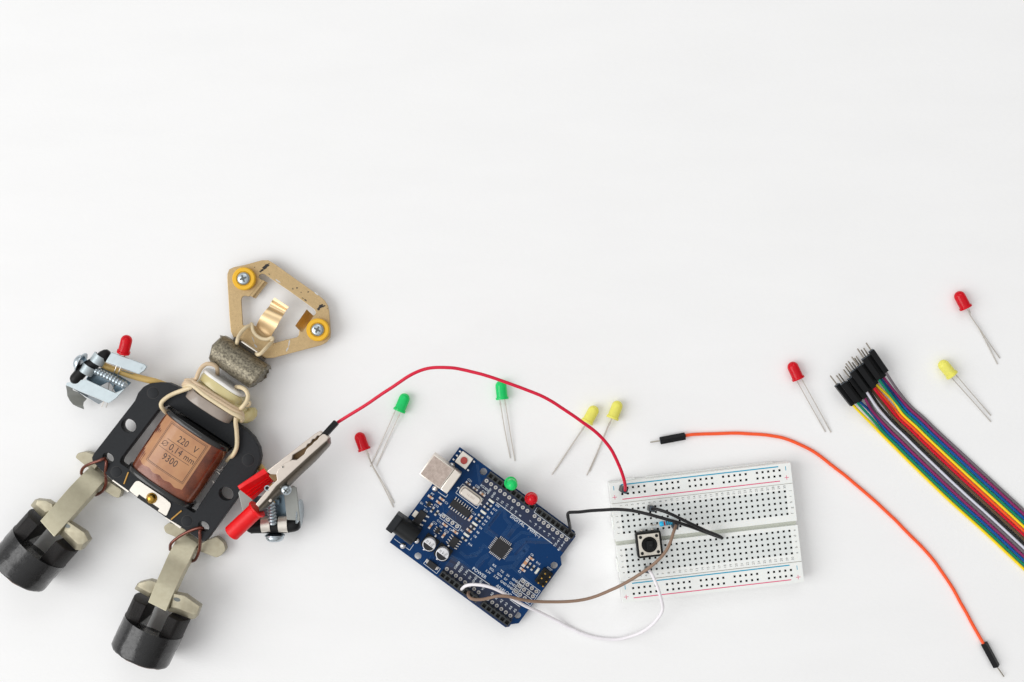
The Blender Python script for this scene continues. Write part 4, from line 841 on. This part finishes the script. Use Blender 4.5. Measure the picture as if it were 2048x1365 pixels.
# electrolytic capacitors
for X, Y in [(745, 680), (945, 827)]:
    c = bE(X, Y, 9.2); mb = MB(); e = 3.35
    mb.prism([(c.x-e+1, c.y-e), (c.x+e-1, c.y-e), (c.x+e, c.y-e+1), (c.x+e, c.y+e), (c.x-e, c.y+e), (c.x-e, c.y-e+1)], ZP+.02, ZP+1.0); cp = bp('electrolytic_capacitor', mb, m_ic_hdr, bev=.12)
    mb = MB(); mb.lathe([(2.9, 0), (2.95, 1.0), (2.8, 1.25), (2.95, 1.5), (3.0, 4.3), (2.85, 4.55), (2.6, 4.6)], (c.x, c.y, ZP+1.0), (0, 0, 1), 40); bp('can', mb, m_alu, cp)
    mb = MB(); pts = [(c.x+2.62*math.cos(R(a)), c.y+2.62*math.sin(R(a))) for a in range(186, 355, 6)]; mb.prism(pts, ZP+5.605, ZP+5.64); bp('polarity_mark', mb, m_ic, cp, smooth=0)
    mb = MB()
    for t, x, y in [('25', -1.5, .75), ('47', 0, .7), ('25V', 1.35, .8)]:
        me = text_mesh(t, 1.35); mb.mesh(me, Matrix.Translation((c.x+x, c.y+y, ZP+5.62)) @ Matrix.Rotation(R(70), 4, 'Z')); bpy.data.meshes.remove(me)
    bp('printed_text', mb, m_ic, cp, smooth=0)
    for s in (-1, 1): mb = MB(); mb.box((c.x+.3*s, c.y+3.9*s, ZP+.2), (.8, .9, .35)); bp('terminal', mb, m_solder, cp, bev=.1)
# small chip capacitors, resistors and lamps
def chip(name, c, kind, vert=False, k=1.0):
    L_, w_ = 1.9*k, 1.0*k; body = {'tan': m_tancap, 'brown': m_darkcap, 'res': m_resblk, 'led': m_ledw, 'gold': m_tancap}[kind]; mb = MB(); a = R(90) if vert else 0
    X = Matrix.Translation((c.x, c.y, ZP+.03)) @ Matrix.Rotation(a, 4, 'Z')
    mb.box((0, 0, .36*k), (L_*.52, w_, .66*k), mi=0, X=X)
    for s in (-1, 1): mb.box((s*L_*.38, 0, .34*k), (L_*.26, w_*1.03, .68*k), mi=1, X=X); mb.box((s*L_*.62, 0, .08), (L_*.3, w_*1.1, .12), mi=2, X=X)
    return bp(name, mb, [body, m_pad if kind != 'led' else m_ledw, m_solder], bev=.06)
for X, Y, kd, v in [(940, 265, 'brown', 0), (1080, 375, 'brown', 0), (1218, 478, 'tan', 0), (205, 535, 'gold', 0), (425, 572, 'tan', 0), (368, 642, 'tan', 0), (240, 777, 'res', 1), (322, 843, 'res', 1), (980, 947, 'tan', 1), (205, 1097, 'tan', 1), (485, 1078, 'tan', 0), (688, 1215, 'tan', 0), (462, 1278, 'tan', 1)]:
    chip({'res': 'chip_resistor'}.get(kd, 'chip_capacitor'), bD(X, Y, 4.6), kd, v, 1.0 if kd != 'brown' else .9)
for X, Y, kd in [(265, 515, 'led'), (237, 558, 'res'), (202, 600, 'res'), (165, 652, 'led'), (132, 702, 'res'), (98, 747, 'res'), (60, 797, 'led'), (32, 843, 'res')]:
    chip({'res': 'chip_resistor', 'led': 'chip_lamp'}[kd], bB(X, Y, 4.6), kd)
chip('chip_capacitor', bD(960, 1187, 4.6), 'tan'); chip('chip_lamp', bA(1180, 1300, 4.6), 'led'); chip('chip_resistor', bE(1277, 597, 4.6), 'res')
for X, Y, kd, v, k in [(1552, 368, 'tan', 0, 1), (1443, 512, 'tan', 0, 1), (1477, 423, 'gold', 1, 1.5), (1522, 457, 'res', 1, 1), (1572, 490, 'res', 1, 1), (1628, 528, 'led', 1, 1.05)]:
    chip({'res': 'chip_resistor', 'led': 'chip_lamp'}.get(kd, 'chip_capacitor'), bC(X, Y, 4.6), kd, v, k)
# programming header
c = bC(1713, 613, 6.6); mb = MB(); mb.box((c.x, c.y, ZP+1.27), (5.0, 7.5, 2.5)); hd = bp('programming_header', mb, m_ic_hdr, bev=.3)
for i in range(3):
    for s in (-1, 1): mb = MB(); mb.box((c.x+s*1.27, c.y+(i-1)*2.54, ZP+5.4), (.62, .62, 6.0)); bp('header_pin', mb, m_brass, hd, bev=.1)

# LEDs standing in the pin socket
for cx, cy, col, lab_, lean in [(1025, 971.5, 'green', 'green LED standing in the pin socket of the blue board', (-.10, .02)), (1065.3, 998.5, 'red', 'red LED standing in the pin socket of the blue board', (-.06, -.10))]:
    tipz = 20.0; t_ = W(cx, cy, tipz); axv = Vector((lean[0]*-1, lean[1]*-1, 1)).normalized(); b = t_-axv*8.6
    r = thing('led', lab_, 'LED', (b.x, b.y, ZH), 0, 'LEDs held or plugged in'); mb = MB(); led_lens_mesh(mb, b, axv); part('lens', mb, LEDM[col], r, smooth=35)
    for s in (-1, 1): mb = MB(); e = Vector((.81, -.59, 0))*1.27*s; mb.tube([b+axv*1+e, b-axv*1+e, Vector((b.x, b.y, ZH-.9))+e-Vector((b.x-b.x, 0, 0))], .26, 6); part('lead', mb, m_lead, r)

# ================================================================== BREADBOARD
ZB = 8.5; ang = R(6.57)
o0 = W(1257.1, 1144.8, ZB); bb = thing('breadboard', 'white solderless breadboard with thirty numbered columns, blue and red rail lines', 'breadboard', (o0.x, o0.y, 0), ang)
def bbp(name, mb, mat, parent=bb, **k): return part(name, mb, mat, parent, local=True, **k)
X0, X1 = -4.0, 77.6; P = 2.54
mb = MB(); holes = [(round(i*P, 4), round(r_*P, 4)) for i in range(30) for r_ in range(5)]
holed(mb, X0, X1, -3.9, 12.35, 0.3, ZB, holes, .47, 2.6, cb=lambda k: 2 if (-1.2 < k[1] < 11.3 and -1 < k[0] < 74.7) else 0)
st = bbp('terminal_strip', mb, [m_bb, m_bbhole, m_bbtint], smooth=0)
mb = MB(); holed(mb, X0, X1, 14.3, 31.1, 0.3, ZB, [(round(i*P, 4), round(17.78+r_*P, 4)) for i in range(30) for r_ in range(5)], .47, 2.6, cb=lambda k: 2 if (16.6 < k[1] < 29.1 and -1 < k[0] < 74.7) else 0)
st2 = bbp('terminal_strip', mb, [m_bb, m_bbhole, m_bbtint], smooth=0)
mb = MB(); mb.box(((X0+X1)/2, 13.325, 3.3), (X1-X0-.1, 1.95, 6.0)); bbp('centre_groove', mb, m_bbgroove)
rl = []
for y0, ya, yb_ in [(31.3, 37.6, 35.05), (-13.4, -7.35, -9.9)]:
    mb = MB(); hs = [(round(1.24+(g*6+i)*P, 4), y) for g in range(5) for i in range(5) for y in (ya, yb_)]
    holed(mb, X0, X1, y0, y0+9.25 if y0 < 0 else 40.4, 0.3, ZB, hs, .47, 2.6); rl.append(bbp('power_rail', mb, [m_bb, m_bbhole], smooth=0))
mb = MB(); mb.box((5, 40.7, 2.5), (6, .6, 4)); mb.box((42, 40.7, 2.0), (58, .6, 3)); mb.box((-4.4, 22, 3.4), (.8, 6, 5)); mb.box((-4.4, 3, 3.4), (.8, 6, 5)); bbp('joining_tab', mb, m_bb, bev=.2)
mb = MB(); mb.box(((X0+X1)/2, 13.5, .55), (X1-X0-.6, 53.2, .5)); bbp('backing_pad', mb, m_white)
for y in (31.2, -4.02):
    mb = MB(); mb.box(((X0+X1)/2, y, 6.6), (X1-X0-.1, .1, 3.6)); bbp('seam', mb, m_bseam, smooth=0)
def line(parent, xa, ya, xb, yb_, w_, mat, name):
    mb = MB(); mb.box(((xa+xb)/2, (ya+yb_)/2, ZB+.015), (max(w_, xb-xa), max(w_, abs(yb_-ya)), .02)); return bbp(name, mb, mat, parent, smooth=0)
for k, (yb1, yr, ymn, ypl, par) in enumerate([(39.25, 32.75, 38.1, 34.0, rl[0]), (-5.15, -11.7, -6.6, -10.9, rl[1])]):
    line(par, 1.0, yb1, 72.0, yb1, .5, m_bblue, 'blue_line'); line(par, 1.0, yr, 72.0, yr, .42, m_bred, 'red_line')
    for x in (-2.3, 75.2):
        line(par, x, ymn-.95, x, ymn+.95, .3, m_bblue, 'minus_sign')
        mb = MB(); mb.box((x, ypl, ZB+.015), (2.0, .24, .02)); mb.box((x, ypl, ZB+.016), (.24, 2.0, .02)); bbp('plus_sign', mb, m_bred, par, smooth=0)
def printed(par, items):
    mb = MB()
    for t, x, y, sz in items:
        me = text_mesh(t, sz, bold=-.006); mb.mesh(me, Matrix.Translation((x, y, ZB+.02)) @ Matrix.Rotation(R(90), 4, 'Z')); bpy.data.meshes.remove(me)
    bbp('printed_characters', mb, m_bgrey, par, smooth=0)
printed(st, [(str(i+1), i*P+.1, -2.35, 1.55) for i in range(30)]+[(c, x, r_*P, 1.75) for r_, c in enumerate('abcde') for x in (-2.3, 75.9)])
printed(st2, [(str(i+1), i*P+.1, 29.9, 1.55) for i in range(30)]+[(c, x, 17.78+r_*P, 1.75) for r_, c in enumerate('fghij') for x in (-2.3, 75.9)])

# ---- push button on the breadboard
c = W(1298.7, 1089.6, ZB+4); pb = thing('push_button', 'square black push button with a silver plate, plugged into the breadboard', 'push button', (c.x, c.y, ZB), ang)
def pbp(name, mb, mat, parent=pb, **k): return part(name, mb, mat, parent, local=True, **k)
mb = MB(); mb.prism(round_loop([(-5.75, -5.75, 0), (5.75, -5.75, 0), (5.75, 5.75, 0), (-5.75, 5.75, 0)], 1.1, 2), .1, 3.7); pbb = pbp('housing', mb, m_btnblack, bev=.3)
mb = MB(); plate(mb, [[(-4.75, -4.75), (4.75, -4.75), (4.75, 4.75), (-4.75, 4.75)]], 4.0, .35, .08); pbp('metal_plate', mb, m_btnplate, bev=0)
for sx in (-1, 1):
    for sy in (-1, 1): mb = MB(); mb.lathe([(.72, 0), (.72, .25), (.5, .4), (.001, .42)], (sx*3.6, sy*3.6, 4.0), (0, 0, 1), 18); pbp('rivet', mb, m_btnblack)
mb = MB(); mb.lathe([(3.5, 0), (3.5, .5), (3.3, .7), (3.3, .5), (2.9, .4), (.001, .4)], (0, 0, 3.9), (0, 0, 1), 40); mb.box((0.1, 0, 5.2), (2.6, 3.8, 2.4)); pc = pbp('plunger', mb, m_btnblack, bev=.12)
mb = MB(); mb.box((-1.25, 0, 6.43), (.22, 3.2, .06)); pbp('ridge', mb, m_blackplate, pc); mb = MB(); mb.lathe([(.55, 0), (.5, .06), (.001, .06)], (.35, 0, 6.40), (0, 0, 1), 16); pbp('socket_hole', mb, m_hole, pc)
for x in (-2.6, 2.3): mb = MB(); mb.box((x, 6.2, 1.2), (1.0, .7, 1.6)); pbp('terminal', mb, m_lead, bev=.1)
for x in (-2.6, 2.3): mb = MB(); mb.box((x, -6.0, 1.0), (1.0, .4, 1.2)); pbp('terminal', mb, m_lead, bev=.1)

# ---- resistor
a, b = W(1318.5, 1048.7, 11.5), W(1350, 1044.5, 11.5); d = (b-a).normalized()
rs = thing('resistor', 'light blue banded resistor lying on the breadboard under the black wire', 'resistor', ((a.x+b.x)/2, (a.y+b.y)/2, ZB))
mb = MB(); pr = [(.4, 0), (1.0, .25), (1.22, .8), (1.18, 1.5), (1.02, 1.9), (1.0, 2.2), (1.0, 2.75), (1.0, 3.1), (1.0, 3.6), (1.0, 4.0), (1.0, 4.5), (1.05, 4.9), (1.05, 5.3), (1.2, 5.6), (1.2, 6.3), (1.0, 6.8), (.4, 7.0)]
mb.lathe(pr, a, d, 24, mis=[0, 0, 0, 0, 1, 1, 0, 2, 0, 2, 0, 2, 0, 0, 0, 0]); part('resistor_body', mb, [m_resblue, m_band_r, m_band_k], rs)
mb = MB(); mb.tube(spline([a+d*.2, W(1312, 1050, 11.2), W(1304, 1051, 10.8), W(1301, 1049, 9.5), W(1300, 1048, 7.2)], .5), .28, 8); part('lead', mb, m_lead, rs)
mb = MB(); mb.tube(spline([b-d*.2, W(1353, 1044, 10.8), W(1355, 1043, 9), W(1355.5, 1042.6, 7.2)], .5), .28, 8); part('lead', mb, m_lead, rs)

# ================================================================== JUMPER WIRES
def housing(mb_par, base, dirv, L_, roll=0.0, w_=2.5, name='plug_housing'):
    """black square plug: from base along dirv"""
    d = Vector(dirv).normalized(); up = Vector((0, 0, 1)) if abs(d.z) < .9 else Vector((0, 1, 0)); s_ = d.cross(up).normalized(); up = s_.cross(d)
    rot = Matrix((s_, up, d)).transposed().to_4x4(); X = Matrix.Translation(base) @ rot @ Matrix.Rotation(roll, 4, 'Z'); mb = MB(); h = w_/2
    mb.box((0, 0, L_/2), (w_, w_, L_), X=X); o = part(name, mb, m_housing, mb_par, bev=.18)
    mb = MB(); mb.box((0, -h-.02, L_*.42), (.9, .12, L_*.34), X=X); part('latch_recess', mb, m_hole, o, smooth=0)
    mb = MB(); mb.box((0, 0, L_+.05), (2.1, 2.1, .12), X=X); mb.box((0, 0, L_+.08), (1.1, 1.1, .12), mi=1, X=X); part('plug_front', mb, [m_front, m_hole], o, smooth=0)
    return o, X
def wire_thing(label, pts, r, mat, group='jumper wires', step=1.2, loc=None):
    p = [W(*q) for q in pts]; m = min(p, key=lambda v: v.z); t = thing('jumper_wire', label, 'jumper wire', (m.x, m.y, max(0, m.z-r)), 0, group)
    sp_ = spline(p, step); L_ = len(sp_); sp_ = [v+Vector((mnoise.noise(v*.11), mnoise.noise(v*.11+Vector((9, 4, 2))), 0))*.16*min(1, i/8, (L_-1-i)/8)+Vector((mnoise.noise(v*.4), mnoise.noise(v*.4+Vector((3, 7, 1))), 0))*.04*min(1, i/8, (L_-1-i)/8) for i, v in enumerate(sp_)]
    mb = MB(); mb.tube(sp_, r, 12); part('insulation', mb, mat, t, smooth=80); return t, p
# red
t, p = wire_thing('long red jumper wire arching from the alligator clip to the breadboard corner', [(675, 846, 22), (679, 843, 22.3), (700, 830, 24), (731, 810.8, 27), (772, 783, 31), (813.4, 755.4, 34), (842, 741, 35), (868, 735.5, 36), (900, 736, 37), (925, 739.5, 37), (967, 750.5, 38), (1008, 763.6, 38), (1059.6, 782.5, 38), (1095, 798.5, 38), (1130, 820.4, 37), (1165.5, 845, 36), (1197, 869.6, 34), (1223.5, 901, 32), (1239, 933, 29.5), (1247.5, 958, 27), (1250.6, 972, 23.5), (1250.3, 981, 19.2)], .72, m_wred)
b0 = W(1243.5, 977, ZB-.3); tp = W(1250, 982, 19.5); housing(t, b0+Vector((0, 0, .4)), tp-b0, 11, R(14))
a, b = z4(1118, 195, 24.5), z4(1228, 75, 24); d = (b-a); o, X = housing(t, a-d*.25, d, d.length*1.25, R(8)); mb = MB(); mb.tube([z4(1075, 235, 24), a-d*.2], .32, 8); part('plug_pin', mb, m_pin, t)
# orange
t, p = wire_thing('orange jumper wire with black plugs at both ends, lying loose on the table', [(1371, 871.5, 1.6), (1385, 869.5, 1.3), (1400, 868.8, .9), (1420, 868, .8), (1460, 867, .8), (1500, 868, .8), (1540, 871.6, .8), (1577, 880, .8), (1622, 901, .8), (1665, 932, .8), (1705, 964, .8), (1755, 1007, .8), (1790, 1040, .8), (1820, 1070.7, .8), (1857.4, 1109, .8), (1882, 1141.6, .8), (1907, 1180, .8), (1930, 1222, .8), (1950, 1258, .8), (1963, 1281, 1.2), (1967, 1288, 1.6)], .74, m_worange)
for A_, B_, C_, rl_ in [((1370.5, 872.5), (1323, 881.5), (1300.5, 885), R(38)), ((1968, 1286.5), (1992, 1331), (2007.8, 1353.6), R(50))]:
    a, b, c = W(*A_, 1.8), W(*B_, 1.8), W(*C_, 1.0); h_, X = housing(t, a, b-a, (b-a).length+.6, rl_); mb = MB(); mb.tube([b, c], .3, 8); part('plug_pin', mb, m_pin, t)
# brown
t, p = wire_thing('taupe brown jumper wire running from the blue board to the breadboard', [(938, 1184.8, 8.2), (936.7, 1186.5, 10.5), (937, 1192.3, 15), (942, 1197.5, 16), (952.4, 1199.8, 16), (966.7, 1199, 16), (981, 1195.6, 16), (995.2, 1192.6, 17), (1014.3, 1193.4, 17), (1033.3, 1197.6, 16), (1060, 1202.3, 14), (1100, 1204.5, 12), (1140, 1203.2, 12), (1180, 1196.5, 13), (1220, 1181.2, 16), (1249.3, 1167.5, 19), (1278.6, 1149.5, 22), (1308, 1128, 25), (1328.4, 1107.4, 26), (1340, 1086, 26), (1346.5, 1066, 25), (1350, 1057, 23.5), (1352, 1052, 21.8)], .70, m_wbrown)
b0 = W(1348, 1049, ZB-.3); tp = W(1351.6, 1053.5, 21.8); housing(t, b0+Vector((0, 0, .4)), tp-b0, 13, R(8))
# white
t, p = wire_thing('white jumper wire looping below the boards from socket to breadboard', [(923.3, 1178.8, 8.2), (926, 1176, 11), (931.4, 1172.4, 16), (943, 1169.7, 17), (962, 1170.3, 18), (981, 1175, 18), (1000, 1182.9, 17), (1023.8, 1197.5, 14), (1052.4, 1213.3, 10), (1085.6, 1228, 5), (1110, 1240, 2.5), (1140, 1256.5, .9), (1172, 1270, .8), (1205, 1277.5, .8), (1240, 1278.5, 1.5), (1278, 1267, 4), (1303, 1251, 8), (1318, 1234, 12), (1325.3, 1219, 15), (1323.6, 1203, 18), (1316.7, 1180, 21), (1308, 1158, 22), (1302, 1146, 22), (1297.5, 1141, 20)], .72, m_wwhite)
b0 = W(1294, 1138.5, ZB-.3); tp = W(1296.8, 1141.2, 20.5); housing(t, b0+Vector((0, 0, .4)), tp-b0, 12, R(8))
# black
t, p = wire_thing('black jumper wire doubled back across the breadboard from the blue board', [(1139.8, 1061.5, 8.2), (1140, 1055, 11), (1137.8, 1042, 17.5), (1135.8, 1031, 19.5), (1137.2, 1026.2, 20), (1143, 1025.2, 20), (1160, 1024.6, 20), (1180, 1022.3, 20), (1200, 1020.6, 20), (1232, 1019, 21), (1256.4, 1020.6, 22), (1280.6, 1025.4, 23), (1312.8, 1033, 24), (1345, 1042.5, 24), (1377.3, 1052.6, 22), (1400, 1060.5, 18), (1421, 1068.4, 13.5), (1437, 1074, 10.4), (1443, 1075.5, 9.5), (1443.5, 1076.3, 10.6), (1437, 1072, 12.4), (1420, 1065.3, 16.4), (1400, 1056.5, 21), (1382, 1048, 23), (1358, 1036.5, 24.4), (1337, 1026.5, 25), (1320, 1020.5, 24), (1310, 1018.3, 22.5), (1306.5, 1018, 21)], .72, m_wblack)
b0 = W(1300, 1015.8, ZB-.3); tp = W(1304.5, 1018.3, 21.5); housing(t, b0+Vector((0, 0, .4)), tp-b0, 12.5, R(8))
mb = MB()
a, b = PI_ @ W(1128, 1051, 13), PI_ @ W(1138, 1061, 13)
mb = MB(); pp = [W(1126+i*.9+1.2*math.sin(i*2.2), 1052+i*.72+1.2*math.cos(i*2.2), 9.2) for i in range(14)]; mb.tube(spline(pp, .5), .35, 8); part('bared_strands', mb, m_wblack, t)

# ================================================================== RIBBON CABLE
rc = thing('ribbon_cable', 'rainbow ribbon cable of fifteen wires fanning into a row of black pin plugs', 'ribbon cable', W(1860, 920, 0))
cols = {'yellow': (246, 216, 30), 'green': (0, 134, 100), 'blue': (0, 84, 158), 'purple': (140, 38, 98), 'grey': (112, 104, 110), 'white': (214, 214, 226), 'black': (32, 32, 30), 'brown': (98, 78, 54), 'red': (206, 8, 40), 'orange': (248, 92, 30)}
seq = ['yellow', 'green', 'blue', 'purple', 'grey', 'white', 'black', 'brown', 'red', 'orange', 'yellow', 'green', 'blue', 'purple', 'grey']
wm = {k: wire_mat('ribbon_'+k, c) for k, c in cols.items()}
q7 = lambda X, Y: (1640+X/6.825, 670+Y/6.825)
starts = [(435, 940), (492, 905), (530, 895), (600, 845), (630, 815), (625, 760), (665, 745), (690, 725), (722, 705), (735, 690), (750, 660), (790, 590), (822, 582), (855, 562), (888, 492)]
mids = [(690, 1205), (700, 1135), (690, 1050), (720, 1050), (745, 1040), (790, 1010), (815, 975), (880, 965), (930, 970), (965, 955), (985, 885), (985, 850), (1010, 820), (1040, 800), (1065, 762)]
stA = [((1764.5, 870.7), (1821, 812)), ((1790, 896), (1849, 837)), ((1820, 926), (1877, 864)), ((1894.8, 998.2), (1951.5, 932.5)), ((1969.6, 1065.5), (2025, 1000)), ((2048, 1139), (2105, 1073)), ((2150, 1234), (2207, 1168)), ((2300, 1374), (2357, 1308))]
plugdir = (-200, -275)
for k in range(15):
    f = k/14; layer = [1, 2, 0, 1, 0, 2, 1, 0, 2, 0, 1, 2, 0, 1, 2][k]; z0 = 1.5+layer*2.5
    s_ = q7(*starts[k]); mm = q7(*mids[k]); pts = [(s_[0], s_[1], z0)]
    pts.append((s_[0]+(mm[0]-s_[0])*.28+.0, s_[1]+(mm[1]-s_[1])*.30, z0*.85+.2))
    pts.append((mm[0], mm[1], max(.75, z0*.45)))
    for i, (a, b) in enumerate(stA):
        pts.append((a[0]+(b[0]-a[0])*f, a[1]+(b[1]-a[1])*f, .72))
    if k in (5,): pts[1] = (pts[1][0], pts[1][1], z0*.8)
    mb = MB(); mb.tube(spline([W(*p) for p in pts], 1.5), .605, 12); part('insulated_wire', mb, wm[seq[k]], rc, smooth=80, label=seq[k]+' wire of the ribbon')
tips = [(205, 585), (232, 515), (262, 470), (262, 405), (340, 400), (330, 345), (395, 258), (420, 430), (440, 205), (470, 330), (485, 215), (590, 135), (590, 210), (545, 190), (590, 135)]
for k in range(15):
    layer = [1, 2, 0, 1, 0, 2, 1, 0, 2, 0, 1, 2, 0, 1, 2][k]; z0 = 1.5+layer*2.5
    X, Y = starts[k]; rnd = random.Random(k*3+1); j = rnd.uniform(-12, 12)
    fx = k/14; a = W(*q7(X, Y), z0); Lz = rnd.uniform(0.96, 1.06); dx, dy = -205+10*fx, -262-22*fx
    b = W(*q7(X+dx*Lz, Y+dy*Lz), z0+1.0); d = b-a
    h_, XX = housing(rc, a-d.normalized()*.6, d, d.length, R([2, -3, 3][layer]), 2.45)
    c = b+d.normalized()*rnd.uniform(3.4, 5.0)+Vector((0, 0, .4)); mb = MB(); mb.tube([b-d.normalized(), c], .33, 8); part('plug_pin', mb, m_pin, h_)
